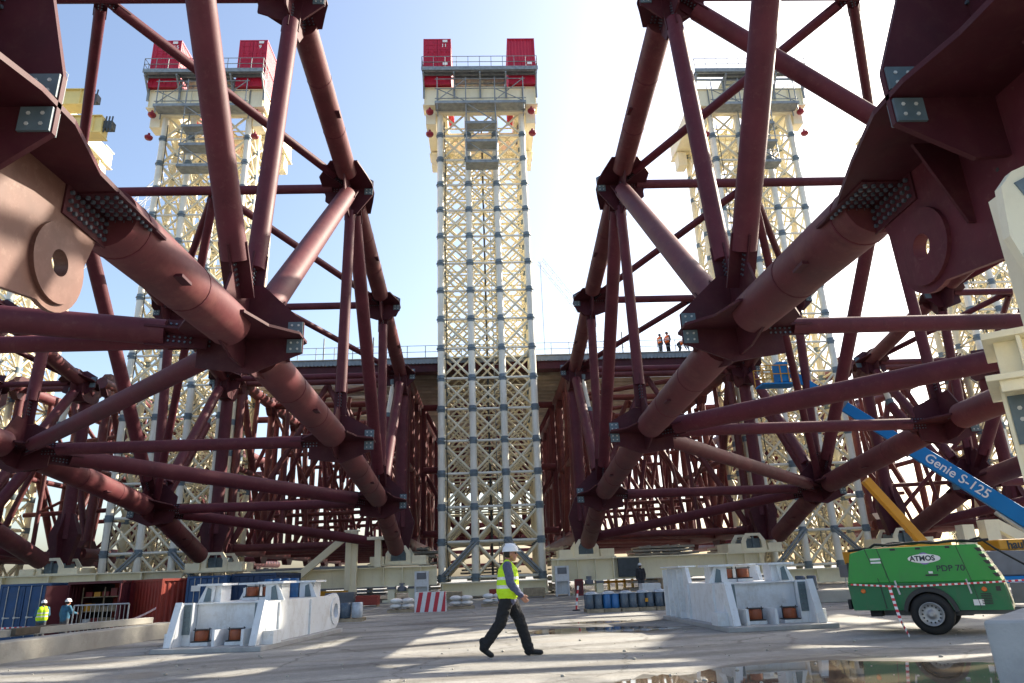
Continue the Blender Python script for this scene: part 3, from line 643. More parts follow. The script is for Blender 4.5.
# ------------------------------------------------------------------ lattice towers
LV = [1.35+2.42*k for k in range(17)]; TOPZ = LV[-1]
def tower(cx, yf, label, group, z0=0.0, platform=True):
    root = thing('lattice_tower', label, 'lattice tower', (cx, yf, z0), group)
    h = 3.55; sp = 2*h/3; xs_ = [cx-h+sp*i for i in range(4)]; ys_ = [yf+sp*j for j in range(4)]
    stuffb = MB(); stuffc = MB()
    for j, y in enumerate(ys_):
        for i, x in enumerate(xs_):
            if 0 < i < 3 and 0 < j < 3: continue
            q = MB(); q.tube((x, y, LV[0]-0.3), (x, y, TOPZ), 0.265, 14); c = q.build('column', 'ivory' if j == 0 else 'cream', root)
            for k, z in enumerate(LV):
                if j == 0:
                    q = MB(); q.tube((x, y, z-0.25), (x, y, z+0.25), 0.295, 12); q.tube((x, y, z-0.04), (x, y, z+0.04), 0.36, 12); q.build('collar', 'collar', c)
                else:
                    stuffc.tube((x, y, z-0.22), (x, y, z+0.22), 0.295, 10)
    tag(stuffc.build('rear_collars', 'collar', root), kind='stuff')
    faces = [((xs_[0], ys_[0]), (xs_[3], ys_[0])), ((xs_[3], ys_[0]), (xs_[3], ys_[3])), ((xs_[3], ys_[3]), (xs_[0], ys_[3])), ((xs_[0], ys_[3]), (xs_[0], ys_[0])),
             ((xs_[0], ys_[1]), (xs_[3], ys_[1])), ((xs_[0], ys_[2]), (xs_[3], ys_[2])), ((xs_[1], ys_[0]), (xs_[1], ys_[3])), ((xs_[2], ys_[0]), (xs_[2], ys_[3]))]
    for fi, (a, b) in enumerate(faces):
        a = V((*a, 0)); b = V((*b, 0))
        for k, z in enumerate(LV):
            if fi < 4:
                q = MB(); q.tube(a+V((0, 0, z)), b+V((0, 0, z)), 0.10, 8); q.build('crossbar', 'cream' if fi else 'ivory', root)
            else: stuffb.tube(a+V((0, 0, z)), b+V((0, 0, z)), 0.07, 6)
            if k == 16: continue
            for i in range(3):
                p = a.lerp(b, i/3); q2 = a.lerp(b, (i+1)/3); z2 = LV[k+1]
                for (u, v_) in (((p, z), (q2, z2)), ((q2, z), (p, z2))):
                    s0 = u[0]+V((0, 0, u[1])); s1 = v_[0]+V((0, 0, v_[1]))
                    if fi == 0:
                        q = MB(); q.tube(s0, s1, 0.095, 8); q.build('diagonal_brace', 'cream', root)
                    elif fi < 4: stuffb.tube(s0, s1, 0.095, 6)
                    else: stuffb.tube(s0, s1, 0.085, 6)
    tag(stuffb.build('rear_diagonal_braces', 'cream', root), kind='stuff')
    q = MB(); q.tube((cx+0.05, yf+3.5, 1.2), (cx+0.05, yf+3.5, TOPZ+1), 0.09, 8); q.build('strand_cable', 'scaffd', root)
    # heavy raking feet
    for sx in (-1, 1):
        for y in (ys_[0]-0.25,):
            q = MB(); q.tube((cx+sx*h, y, 1.5), (cx+sx*(h-2.3), y, 3.8), 0.09, 8); q.tube((cx+sx*(h-.3), y, 1.5), (cx+sx*(h-2.6), y, 3.8), 0.09, 8); q.build('raking_brace', 'scaff', root)
    pass
    # ladder, cables and hoses running up one bay
    q = MB()
    for x in (cx+0.55, cx+0.95): q.tube((x, yf+0.9, 1.3), (x, yf+0.9, TOPZ-6), 0.035, 5)
    for k in range(80): q.tube((cx+0.55, yf+0.9, 1.6+k*0.4), (cx+0.95, yf+0.9, 1.6+k*0.4), 0.022, 4)
    q.build('ladder', 'scaff', root)
    q = MB(); rr_ = random.Random(2); pts = [(cx-h+0.42+0.05*rr_.uniform(-1, 1), yf-0.28, 1.2+k*1.3) for k in range(30)]; q.path(pts, 0.035, 5); q.build('hydraulic_hose', 'black', root)
    # crown
    zc = TOPZ
    for n_, (lo, hi) in enumerate((((-4.9, -0.7, 0.3), (4.9, 0.5, 1.95)), ((-4.9, 6.7, 0.3), (4.9, 8.0, 1.95)), ((-4.9, 0.505, 0.35), (-3.0, 6.695, 1.9)), ((3.0, 0.505, 0.35), (4.9, 6.695, 1.9)))):
        q = MB(); q.box((cx+lo[0], yf+lo[1], zc+lo[2]), (cx+hi[0], yf+hi[1], zc+hi[2]))
        if n_ < 2:
            q.box((cx-5.0, yf+lo[1]-.12, zc+1.953), (cx+5.0, yf+hi[1]+.12, zc+2.04)); q.box((cx-5.0, yf+lo[1]-.12, zc+0.2), (cx+5.0, yf+hi[1]+.12, zc+0.297))
            for k in range(9): q.box((cx-4.85+k*1.2, yf+lo[1]-.1, zc+0.302), (cx-4.79+k*1.2, yf+lo[1]-.002, zc+1.948))
        q.build('crown_beam', 'girder', root)
    for yy in (-0.5, 3.3, 7.0):
        q = MB(); q.box((cx-3.9, yf+yy, zc-0.35), (cx+3.9, yf+yy+0.5, zc+0.19)); q.build('bearing_beam', 'girder', root)
    for sx in (-1, 1):
        for yy in (yf-0.2, yf+6.3):
            q = MB(); q.box((cx+sx*4.35-0.42, yy, zc-1.3), (cx+sx*4.35+0.42, yy+1.2, zc+0.19)); q.build('jack_bracket', 'girder', root)
        for yy, zz in ((yf-0.75, zc-0.25), (yf-0.75, zc-2.5), (yf+7.5, zc-0.5)):
            q = MB(); q.lathe((cx+sx*4.4, yy, zz-0.4), (0, 0, 1), [(0, 0.12), (0.03, 0.26), (0.15, 0.33), (0.27, 0.33), (0.33, 0.25), (0.35, 0.11), (0.6, 0.10)], 14); q.build('strand_jack', 'redjack', root)
    # working platform cantilevered in front, railing
    zp = zc+3.15
    q = MB()
    for k in range(3):
        y = yf-1.9+k*0.5; q.box((cx-5.0, y, zp-0.3), (cx+5.0, y+0.1, zp-0.1))
    for x in (cx-4.9, cx-2.25, cx, cx+2.25, cx+4.9):
        q.box((x-0.07, yf-1.9, zp-0.5), (x+0.07, yf-0.75, zp-0.302)); q.bar((x, yf-1.85, zp-0.4), (x, yf-0.8, zp-1.7), 0.12, 0.12); q.box((x-0.08, yf-0.96, zp-2.3), (x+0.08, yf-0.825, zp-0.502))
    for z in (-0.75, -1.15): q.box((cx-2.2, yf-0.8, zp+z), (cx+2.2, yf-0.7, zp+z+0.1))
    q.build('platform_frame', 'scaff', root)
    q = MB(); q.box((cx-5.0, yf-1.95, zp-0.097), (cx+5.0, yf-1.35, zp-0.05)); q.box((cx-5.05, yf-2.03, zp-0.25), (cx+5.05, yf-1.96, zp+0.12)); q.box((cx-2.2, yf-1.34, zp-0.097), (cx+2.2, yf+1.2, zp-0.05))
    q.build('platform_floor', 'scaff', root)
    q = MB()
    for k in range(11): q.tube((cx-5.0+k, yf-1.99, zp), (cx-5.0+k, yf-1.99, zp+1.2), 0.03, 6)
    for z in (zp+0.6, zp+1.18): q.tube((cx-5.0, yf-1.99, z), (cx+5.0, yf-1.99, z), 0.03, 6)
    for sx in (-1, 1):
        for k in range(3): q.tube((cx+sx*5.0, yf-1.99+k*0.7, zp), (cx+sx*5.0, yf-1.99+k*0.7, zp+1.2), 0.03, 6)
        for z in (zp+0.6, zp+1.18): q.tube((cx+sx*5.0, yf-1.99, z), (cx+sx*5.0, yf-0.5, z), 0.03, 6)
    q.build('railing', 'scaff', root)
    # access scaffold hung under the crown
    q = MB()
    for x in (cx-3.7, cx-1.25, cx+1.25, cx+3.7):
        zl = zc-6.2 if abs(x-cx) < 2 else zc-0.9
        for y in (yf-1.7, yf-0.75): q.tube((x, y, zl), (x, y, zc+2.4), 0.05, 6)
    for z in (zc+0.2, zc+1.2, zc+2.2):
        for y in (yf-1.7,): q.tube((cx-3.9, y, z), (cx+3.9, y, z), 0.04, 6)
    for a, b in ((-3.7, -1.25), (1.25, 3.7)): q.tube((cx+a, yf-1.7, zc), (cx+b, yf-1.7, zc+2.2), 0.04, 6); q.tube((cx+b, yf-1.7, zc-0.1), (cx+a, yf-1.7, zc+1.2), 0.04, 6)
    for k, z in enumerate((zc-6, zc-4, zc-2.2)):
        q.tube((cx-1.25, yf-1.7, z+1), (cx+1.25, yf-1.7, z+1), 0.04, 6); q.tube((cx-1.25, yf-1.7, z+(0 if k % 2 else 1.9)), (cx+1.25, yf-1.7, z+(1.9 if k % 2 else 0)), 0.05, 6)
    q.build('access_scaffold', 'scaff', root)
    q = MB(); q.box((cx-3.9, yf-1.8, zc-0.35), (cx+3.9, yf-0.7, zc-0.1)); q.build('scaffold_deck', 'scaff', root)
    for z in (zc-6.05, zc-4.05, zc-2.25):
        q = MB(); q.box((cx-1.35, yf-1.8, z-0.15), (cx+1.35, yf-0.6, z+0.08)); q.build('scaffold_deck', 'scaff', root)
    return root
GW = 'cream lattice lifting towers'
def retarget(c, label): c['label'] = label
t0 = tower(0.25, 52, 'middle lattice tower standing free between the two big trusses', GW)
dup(t0, (-23.3, 52, 0), 0, 'left lattice tower behind the left truss with red containers on top', GW)
dup(t0, (24.3, 52.5, 0), 0, 'right lattice tower seen through the right truss, empty platform on top', GW)
t3 = dup(t0, (-40.8, 52.5, 0), 0, 'lattice tower cut by the left edge, yellow beams jutting from its crown', GW)
dup(t0, (43.6, 52.5, 0), 0, 'lattice tower at the right edge behind the shaded lug plate', GW)

# yellow beams jutting from the leftmost crown
def ybeam(label, a, b, w_, h_):
    r = thing('yellow_beam', label, 'steel beam', a, 'yellow box beams on the leftmost tower')
    q = MB(); q.bar(a, b, w_, h_); bo = q.build('beam', 'yellowbeam', r)
    a = V(a); b = V(b); d = (b-a).normalized(); q = MB()
    q.bar(a+V((0, 0, h_/2+0.04)), b+V((0, 0, h_/2+0.04)), w_*1.35, 0.07); q.bar(a-V((0, 0, h_/2+0.04)), b-V((0, 0, h_/2+0.04)), w_*1.35, 0.07)
    q.build('flange', 'yellowbeam', r)
    q = MB()
    for t in (0.72, 0.93): c = a.lerp(b, t); q.bar(c-d*.03, c+d*.03, w_*1.3, h_*0.98)
    q.build('stiffener', 'yellowbeam', r)
    q = MB(); e = b; q.box(e+V((0, -.3, -.2)), e+V((0.7, .3, .5)))
    for k in range(3): q.tube(e+V((.1+.25*k, -.3, -.6)), e+V((.2+.25*k, -.3, 0.9)), 0.06, 6)
    q.build('end_gear', 'scaffd', r)
ybeam('upper yellow box beam on the leftmost tower crown', (-40.5, 51.0, 40.9), (-32.9, 51.0, 40.9), 1.0, 1.4)
ybeam('lower yellow box beam with dark gear on its end', (-40.5, 50.2, 37.6), (-30.8, 50.2, 37.6), 1.0, 1.5)

# ------------------------------------------------------------------ containers
def corr(q, o, u, v, n, L, H, pitch=0.28, amp=0.035):
    o, u, v, n = V(o), V(u), V(v), V(n); pts = []; t = 0
    k = int(L/pitch); p = L/k
    for i in range(k):
        pts += [(i*p, 0), (i*p+p*0.3, 0), (i*p+p*0.5, -amp), (i*p+p*0.8, -amp)]
    pts.append((L, 0)); vs = []
    for a, b in pts: vs += [o+u*a+n*b, o+u*a+n*b+v*H]
    q.add(vs, [(2*i, 2*i+2, 2*i+3, 2*i+1) for i in range(len(pts)-1)])
def container(label, x, y, z, L, m, group, rz=0, end='doors', txt=None, H=2.59, W=2.44, dark=None, open_=()):
    r = thing('shipping_container', label, 'container', (0, 0, 0), group)
    w2 = W/2; q = MB()
    corr(q, (-w2+0.03, 0.08, 0.15), (0, 1, 0), (0, 0, 1), (-1, 0, 0), L-0.16, H-0.27); corr(q, (w2-0.03, 0.08, 0.15), (0, 1, 0), (0, 0, 1), (1, 0, 0), L-0.16, H-0.27)
    corr(q, (-w2+0.06, 0.06, H-0.06), (0, 1, 0), (1, 0, 0), (0, 0, 1), L-0.12, W-0.12)
    corr(q, (-w2+0.08, L-0.04, 0.15), (1, 0, 0), (0, 0, 1), (0, 1, 0), W-0.16, H-0.27); q.box((-w2+0.05, 0.06, 0.05), (w2-0.05, L-0.06, 0.14))
    if end == 'plain': corr(q, (-w2+0.08, 0.05, 0.15), (1, 0, 0), (0, 0, 1), (0, -1, 0), W-0.16, H-0.27)
    body = q.build('body', m, r)
    q = MB()
    for sx in (-1, 1):
        for y_ in (0, L-0.1):
            q.box((sx*w2-(0.12 if sx > 0 else 0), y_, 0), (sx*w2+(0 if sx > 0 else 0.12), y_+0.1, H))
        for z_ in (0, H-0.12):
            q.box((sx*w2-(0.1 if sx > 0 else 0), 0.1, z_), (sx*w2+(0 if sx > 0 else 0.1), L-0.1, z_+0.12))
    for y_ in (0, L-0.1):
        for z_ in (0, H-0.12): q.box((-w2+0.12, y_+.002, z_+.002), (w2-0.12, y_+0.098, z_+0.118))
    q.build('frame', m, r)
    if end == 'doors':
        for sx in (-1, 1):
            if sx in open_:
                q = MB(); hx = sx*(w2-0.02); c_, s_ = math.cos(1.9), math.sin(1.9)
                q.bar((hx, -0.02, H/2), (hx+sx*0.45, -1.05, H/2), 0.07, H-0.3); q.build('door', m, r); continue
            x0 = 0.02 if sx > 0 else -w2+0.13; x1 = w2-0.13 if sx > 0 else -0.02
            q = MB(); q.box((x0, 0.02, 0.14), (x1, 0.07, H-0.14))
            for k in range(4):
                z0 = 0.25+k*(H-0.5)/4; q.box((x0+0.1, 0.0, z0+0.04), (x1-0.1, 0.018, z0+(H-0.5)/4-0.06))
            d = q.build('door', m, r)
            for xx in (x0+0.28, x1-0.28):
                q = MB(); q.tube((xx, -0.03, 0.1), (xx, -0.03, H-0.1), 0.022, 6); q.box((xx-0.05, -0.05, 0.95), (xx+0.05, -0.0, 1.05)); q.bar((xx, -0.06, 1.0), (xx+0.3, -0.06, 1.0), 0.02, 0.04); q.build('locking_bar', m if m in ('red', 'blued') else 'steel', d)
        if open_:
            q = MB(); q.box((-w2+0.13, 2.2, 0.15), (w2-0.13, 2.25, H-0.15)); q.build('inner_load', 'dark', r)
    if txt:
        for s_, dx, dz, sz in txt:
            if s_ == '#':
                q = MB(); yq = -0.02 if end != 'plain' else 0.02; q.box((dx-sz/2, yq-.06, dz-sz*.3), (dx+sz/2, yq-.035, dz+sz*.3)); q.build('label_plate', 'whitetxt', r); continue
            text(s_, 'lettering', 'whitetxt', r, (dx, -0.075 if end != 'plain' else -0.03, dz), (1, 0, 0), (0, 0, 1), sz, 0.004, 0.006)
    r.location = (x, y, z); r.rotation_euler = (0, 0, rz); ORG[r.name] = V((x, y, z)); return r
zt = TOPZ+2.06
def stack(cx, yf, where, nums, group, both=('doors', 'plain')):
    for sx, side, en in ((-1, 'left', both[0]), (1, 'right', both[1])):
        for lv in (0, 1):
            lab = 'crimson container, %s of the %s stack on the %s tower' % ('upper' if lv else 'lower', side, where)
            tx = [(nums[(sx, lv)], 0.62, 1.62, 0.5), ('#', 0.7, 2.12, 0.42)] if nums.get((sx, lv)) else None
            container(lab, cx+sx*3.72, yf-1.2, zt+lv*2.45, 6.06, 'red', group, 0, en if lv else 'doors', tx, H=2.43)
GC = 'crimson containers on the tower tops'
stack(0.25, 52, 'middle', {(-1, 1): '11', (-1, 0): '12', (1, 0): '10'}, GC)
stack(-23.3, 52, 'left', {(-1, 1): 'M15', (1, 1): '9'}, GC, ('doors', 'doors'))

GL = 'containers in the row behind the kerb on the left'
zl = -0.74
container('blue container with white locking bars at the left edge', -23.25, 38.0, zl, 6, 'bluec', GL, 0.03, 'doors')
container('open maroon container stuffed with dark shelves of goods', -19.95, 38.2, zl, 6, 'maroonc', GL, 0.0, 'doors', None, W=2.7, open_=(-1, 1))
container('dark blue container in the gap behind the leftmost blue one', -21.6, 44.9, zl, 6, 'blued', GL)
container('red container with white labels beside the open one', -17.45, 39.2, zl, 6, 'redc', GL, 0.0, 'doors', [('#', 0.35, 1.9, 0.3), ('#', 0.35, 1.3, 0.42)])
container('rust red container turned so its plain end catches the sun', -15.75, 38.6, zl, 5, 'rustc', GL, 0.95, 'plain', W=2.2)
container('blue container with pale labels right of the rust red one', -14.3, 38.0, zl+0.06, 6, 'bluec', GL, 0, 'doors', [('#', -0.5, 2.0, 0.45), ('#', 0.5, 1.4, 0.35)], W=2.0)
container('wide blue container left of the blue drums', -12.15, 38.6, zl+0.1, 5, 'blued', GL, 0, 'doors', [('#', -0.3, 1.8, 0.32)], W=2.3)
# stickers as parts would be too small; shelves with goods in the open container
shv = thing('goods_shelf', 'rack of boxes inside the open maroon container', 'shelf', (-19.95, 39.0, zl+0.15))
q = MB()
for z in (0.0, 0.7, 1.4): q.box((-21.05, 39.2, zl+0.4+z), (-18.85, 39.9, zl+0.44+z))
for x in (-21.05, -19.95, -18.9): q.box((x, 39.2, zl+0.15), (x+0.05, 39.25, zl+2.3))
q.build('frame', 'wood', shv)
rnd = random.Random(5)
for z in (0.44, 1.14, 1.84):
    for k in range(5):
        q = MB(); x = -20.9+k*0.42; hgt = rnd.uniform(0.2, 0.4); q.box((x, 39.25, zl+z), (x+0.32, 39.7, zl+z+hgt))
        tag(q.build('goods_box', rnd.choice(['redc', 'wood', 'sack', 'yellow']), loc=(x+.16, 39.4, zl+z)), 'small box of goods on the rack in the open maroon container', 'box', 'boxes in the open container')

# ------------------------------------------------------------------ girders, saddles, cabinets
def girder(label, x0, x1, z0, z1, y=49.0, stiff=(), legs=(), zg=0.0):
    r = thing('white_girder', label, 'steel girder', ((x0+x1)/2, y, zg), 'pale girders carrying the trusses')
    q = MB(); q.box((x0, y-0.06, z0+0.08), (x1, y+0.06, z1-0.08)); q.build('web', 'girder', r)
    q = MB(); q.box((x0, y-0.45, z1-0.08), (x1, y+0.45, z1)); q.box((x0, y-0.45, z0), (x1, y+0.45, z0+0.08)); q.build('flange', 'girder', r)
    for x in stiff:
        q = MB(); q.box((x-0.03, y-0.42, z0+0.08), (x+0.03, y-0.06, z1-0.08)); q.build('stiffener', 'girder', r)
    for x in legs:
        q = MB(); q.box((x-0.9, y-0.5, zg+0.15), (x-0.45, y+0.5, z0)); q.box((x+0.45, y-0.5, zg+0.15), (x+0.9, y+0.5, z0)); q.box((x-0.45, y-0.2, zg+0.55), (x+0.45, y+0.4, z0-0.2)); q.box((x-1.2, y-0.7, zg), (x+1.2, y+0.7, zg+0.15))
        lg = q.build('leg', 'girder', r)
        q = MB(); q.box((x-0.95, y-0.56, z0-0.18), (x-0.4, y-0.5, z0-0.04)); q.box((x+0.4, y-0.56, z0-0.18), (x+0.95, y-0.5, z0-0.04)); q.lathe((x, y-0.3, zg+0.65), (0, 0, 1), [(0, 0.3), (0.25, 0.3), (0.3, 0.18), (0.5, 0.18)], 12); q.build('bearing', 'greyp', lg)
    return r
girder('pale girder under the left truss, propped by a raking strut', -15.5, -3.45, 0.98, 2.2, 49, (-6.9, -5.7, -4.5, -13), (-5.7,))
girder('pale girder under the right truss beside the middle tower', 4.2, 18.6, 0.88, 2.3, 49, (4.6, 5.9, 7.1, 8.3, 16, 17.2, 18.2), (6.6, 17.2))
girder('low pale girder under the middle tower', -3.35, 4.05, 0.14, 1.05, 51.3, (-3.2, 3.9), ())
girder('pale girder at far left behind the blue containers', -36, -20.5, 1.4, 2.5, 50, (-32, -29, -26, -23), (-30, -22), -0.75)
girder('low pale girder behind the green compressor under the right tower', 19.6, 34, 0.14, 1.1, 51.3, (20, 23, 26, 29, 32), ())
q = MB(); q.box((8.6, 48.5, 1.02), (10.0, 48.86, 2.2)); tag(q.build('junction_box', 'scaffd', loc=(9.3, 48.7, 1.0)), 'dark cabinet hung on the right girder', 'junction box')
def saddle(x, label, z=2.3):
    r = thing('support_saddle', label, 'saddle', (x, 51.0, z), 'saddles under the truss posts')
    q = MB(); q.box((x-2.0, 50.2, z), (x+2.0, 53, z+0.12)); q.box((x-1.9, 50.3, z+0.12), (x-0.95, 52.8, z+0.62)); q.box((x+0.95, 50.3, z+0.12), (x+1.9, 52.8, z+0.62)); q.build('base', 'girder', r)
    hole = [(-0.55, 0.3), (0.55, 0.3), (0.55, 0.75), (0.36, 1.12), (-0.36, 1.12), (-0.55, 0.75)]
    for y in (50.5, 52.7):
        q = MB(); q.prism([(-0.9, 0.12), (0.9, 0.12), (0.85, 0.8), (0.5, 1.3), (-0.5, 1.3), (-0.85, 0.8)], (x, y, z), (1, 0, 0), (0, 0, 1), (0, 1, 0), 0.12, [hole])
        q.build('cradle', 'girder', r)
    q = MB(); q.box((x-0.5, 50.65, z+0.3), (x+0.5, 52.5, z+0.95)); q.box((x-0.06, 50.52, z+0.3), (x+0.06, 50.65, z+1.1)); q.build('bearing', 'splice', r)
for x, l in ((-6.2, 'saddle under the inner post of the left truss'), (-18.6, 'saddle under the outer post of the left truss'), (6.8, 'saddle under the inner post of the right truss'), (18.6, 'saddle under the outer post of the right truss'),
             (-29.5, 'saddle under the inner post of the far left truss'), (29.5, 'saddle under the inner post of the far right truss'), (-36.3, 'saddle at the far left frame edge under the outermost post'), (39, 'saddle at the far right frame edge under the outermost post')):
    saddle(x, l)
for x, l in ((-4.35, 'white control cabinet beside the left girder end'), (4.75, 'white control cabinet beside the right girder end')):
    r = thing('control_cabinet', l, 'cabinet', (x, 48, 0), 'white control cabinets')
    q = MB(); q.box((x-0.45, 47.8, 0.9), (x+0.45, 48.35, 1.85)); q.build('body', 'white', r)
    q = MB(); q.box((x-0.3, 47.76, 1.35), (x+0.3, 47.8, 1.75)); q.build('panel', 'greyp', r)
    q = MB(); q.box((x-0.45, 47.8, 0), (x-0.36, 48.3, 0.9)); q.box((x+0.36, 47.8, 0), (x+0.45, 48.3, 0.9)); q.box((x-0.36, 48.2, 0.1), (x+0.36, 48.28, 0.9)); q.build('stand', 'white', r)
r = thing('red_panel', 'dark red steel box standing by the right cabinet', 'steel box', (5.75, 47.3, 0))
q = MB(); q.box((5.5, 47.2, 0.0), (6.0, 47.6, 1.0)); q.build('body', 'redc', r); q = MB(); q.box((5.55, 47.17, 0.1), (5.95, 47.2, 0.9)); q.build('lid', 'maroonc', r)
# raking prop and its post
r = thing('raking_prop', 'cream raking strut leaning on a short post over the left girder', 'prop', (-9.5, 48.3, 0))
q = MB(); q.bar((-12.9, 48.3, 1.35), (-9.2, 48.3, 4.35), 0.3, 0.42); q.build('strut', 'girder', r)
q = MB(); q.box((-9.35, 48.1, 0.0), (-8.6, 48.5, 4.5)); q.box((-9.45, 48.05, 4.5), (-8.5, 48.54, 4.6)); q.box((-9.0, 47.95, 0.0), (-8.95, 48.1, 4.5)); q.build('post', 'girder', r)
r = thing('bracket_stand', 'small cream bracket under the lower end of the left truss', 'bracket', (-6.9, 48, 2.2))
q = MB(); q.box((-7.4, 47.8, 2.2), (-7.0, 48.4, 3.9)); q.build('post', 'girder', r); q = MB(); q.box((-7.9, 47.7, 3.9), (-6.5, 48.5, 4.1)); q.build('head', 'girder', r)
for i, (x, l) in enumerate(((25.5, 'cream A-frame prop behind the green compressor'),)):
    r = thing('cream_prop', l, 'prop', (x, 36, 0))
    q = MB(); q.box((x-1.4, 36, 0), (x-0.8, 36.6, 3.0)); q.box((x-0.2, 36, 0), (x+0.5, 36.6, 3.2)); q.build('post', 'girder', r)
    q = MB(); q.bar((x+0.5, 36.3, 3.0), (x+3.8, 36.3, 1.0), 0.4, 0.5); q.build('strut', 'girder', r)

# ------------------------------------------------------------------ white pin bases with orange jacks
def pin_base(label, cx, y0, s, rz, lug=True):
    # s: +1 lug wall is the right-hand side
    r = thing('pin_base', label, 'steel base', (cx, y0, 0), 'white pin bases on the apron')
    P = lambda x, y, z: V((cx+s*x, y0+y, z))
    W = 0.98
    def bx(q, a, b):
        a = P(*a); b = P(*b); q.box((min(a.x, b.x), a.y, a.z), (max(a.x, b.x), b.y, b.z))
    q = MB(); bx(q, (-W-.28, -0.3, 0.0), (W+.28, 5.1, 0.10)); q.build('base_plate', 'concrete', r, bev=0.01)
    arc = [(5.0+0.46*math.cos(t), 0.58+0.48*math.sin(t)) for t in [math.radians(a) for a in range(-75, 91, 15)]]
    for x in (W, -W):
        sg = 1 if x > 0 else -1
        if lug: q = MB(); q.prism([(0.0, 0.1), (4.2, 0.1)]+arc+[(4.4, 1.0), (0.42, 1.0), (0.25, 0.98)], (cx+s*x, y0, 0), (0, 1, 0), (0, 0, 1), (1, 0, 0), 0.10, [circle((5.0, 0.58), 0.2)])
        else: q = MB(); q.prism([(0.0, 0.1), (5.0, 0.1), (5.0, 1.4), (3.2, 1.4), (3.0, 1.0), (0.42, 1.0), (0.25, 0.98)], (cx+s*x, y0, 0), (0, 1, 0), (0, 0, 1), (1, 0, 0), 0.10)
        w_ = q.build('side_wall', 'white', r)
        if not lug:
            for y in (3.5, 4.0, 4.5, 4.95):
                q = MB(); bx(q, (x+.052, y, 0.1) if sg > 0 else (x-0.2, y, 0.1), (x+0.2, y+.05, 1.36) if sg > 0 else (x-0.052, y+.05, 1.36)); q.build('stiffener', 'white', w_)
            q = MB(); bx(q, (x-0.24, 3.15, 1.403), (x+0.24, 5.02, 1.44)); q.build('top_flange', 'white', w_)
        if lug:
            q = MB(); q.prism(circle((5.0, 0.58), 0.37, 28), (cx+s*(x+0.065*sg), y0, 0), (0, 1, 0), (0, 0, 1), (1, 0, 0), 0.04, [circle((5.0, 0.58), 0.2)]); q.build('pin_boss', 'white', w_)
        xa = x-sg*0.24
        q = MB(); q.prism([(x+0.1*sg, 0.1), (x+0.02*sg, 1.02), (xa, 1.02), (xa, 0.1)], (cx, y0+0.42, 0), (s, 0, 0), (0, 0, 1), (0, 1, 0), 0.08); q.build('end_plate', 'white', r)
        q = MB(); q.bar(P(x, -0.12, 0.1), P(x, 0.22, 1.03), 0.16, 0.06, (0, 1, 0)); q.build('raking_flange', 'white', r)
        q = MB(); lo_, hi_ = min(x-sg*.03, xa)+0.02, max(x-sg*.03, xa)-0.02
        bx(q, (lo_, 0.345, 0.34), (hi_, 0.378, 0.98)); q.cur = 1; q.bolts(P((lo_+hi_)/2, 0.345, 0.66), (1, 0, 0), (0, 0, 1), (0, -1, 0), 2, 6, 0.08, 0.1, 0.018, 0.018); q.build('splice_plate', ['splice', 'bolt'], r)
        q = MB(); bx(q, (x+sg*0.052, 1.0, 0.1) if sg > 0 else (x-0.10, 1.0, 0.1), (x+0.10, 1.05, 0.96) if sg > 0 else (x-0.052, 1.05, 0.96)); q.build('stiffener', 'white', w_)
        q = MB(); bx(q, (x+sg*0.052, 3.0, 0.1) if sg > 0 else (x-0.10, 3.0, 0.1), (x+0.10, 3.05, 0.96) if sg > 0 else (x-0.052, 3.05, 0.96)); q.build('stiffener', 'white', w_)
        q = MB(); bx(q, (x+0.053, 0.25, 0.1) if sg > 0 else (x-0.3, 0.25, 0.1), (x+0.3, 0.7, 0.38) if sg > 0 else (x-0.053, 0.7, 0.38)); q.build('foot_box', 'white', w_)
    for y in (0.95, 3.9):
        q = MB(); bx(q, (-W+.06, y, 0.1), (W-.06, y+.08, 0.97)); q.build('cross_wall', 'white', r)
    q = MB(); bx(q, (-W+.055, 0.85, 0.972), (W-.055, 4.0, 0.998)); q.build('deck_plate', 'white', r)
    for x in (-0.05, 0.62):
        q = MB(); bx(q, (x, 0.05, 0.1), (x+0.06, 0.945, 0.44)); q.build('divider', 'white', r)
    # upper brackets
    for x in (W-.22, -W+.22):
        for y in ((1.15, 3.3) if lug else (1.15,)):
            sg = 1 if x > 0 else -1
            q = MB(); bx(q, (x-0.32, y-.05, 1.38), (x+0.32, y+0.75, 1.43)); q.build('top_flange', 'white', r)
            q = MB(); bx(q, (x-0.2, y+0.15, 1.0), (x+0.2, y+0.65, 1.378)); q.build('bracket_box', 'white', r)
            q = MB(); q.prism([(x+sg*0.32, 1.003), (x+sg*0.14, 1.378), (x-sg*0.08, 1.378), (x-sg*0.04, 1.003)], (cx, y0+y+0.08, 0), (s, 0, 0), (0, 0, 1), (0, 1, 0), 0.06); f = q.build('fin', 'white', r)
            q = MB(); q.prism([(x+sg*0.16, 0.80), (x+sg*0.2, 1.02), (x+sg*0.10, 1.34), (x+sg*0.0, 1.05), (x+sg*0.02, 0.84)], (cx, y0+(y+0.035 if y > 2 else 0.93+0.0)+0.0, 0), (s, 0, 0), (0, 0, 1), (0, 1, 0), 0.025) if False else q.prism([(x+sg*0.17, 1.02), (x+sg*0.09, 1.34), (x+sg*0.0, 1.30), (x+sg*0.0, 1.02)], (cx, y0+y+0.035, 0), (s, 0, 0), (0, 0, 1), (0, 1, 0), 0.025); q.build('splice_plate', 'splice', f)
    r.rotation_euler = (0, 0, rz)
    # orange hydraulic jacks
    cr, sr = math.cos(rz), math.sin(rz)
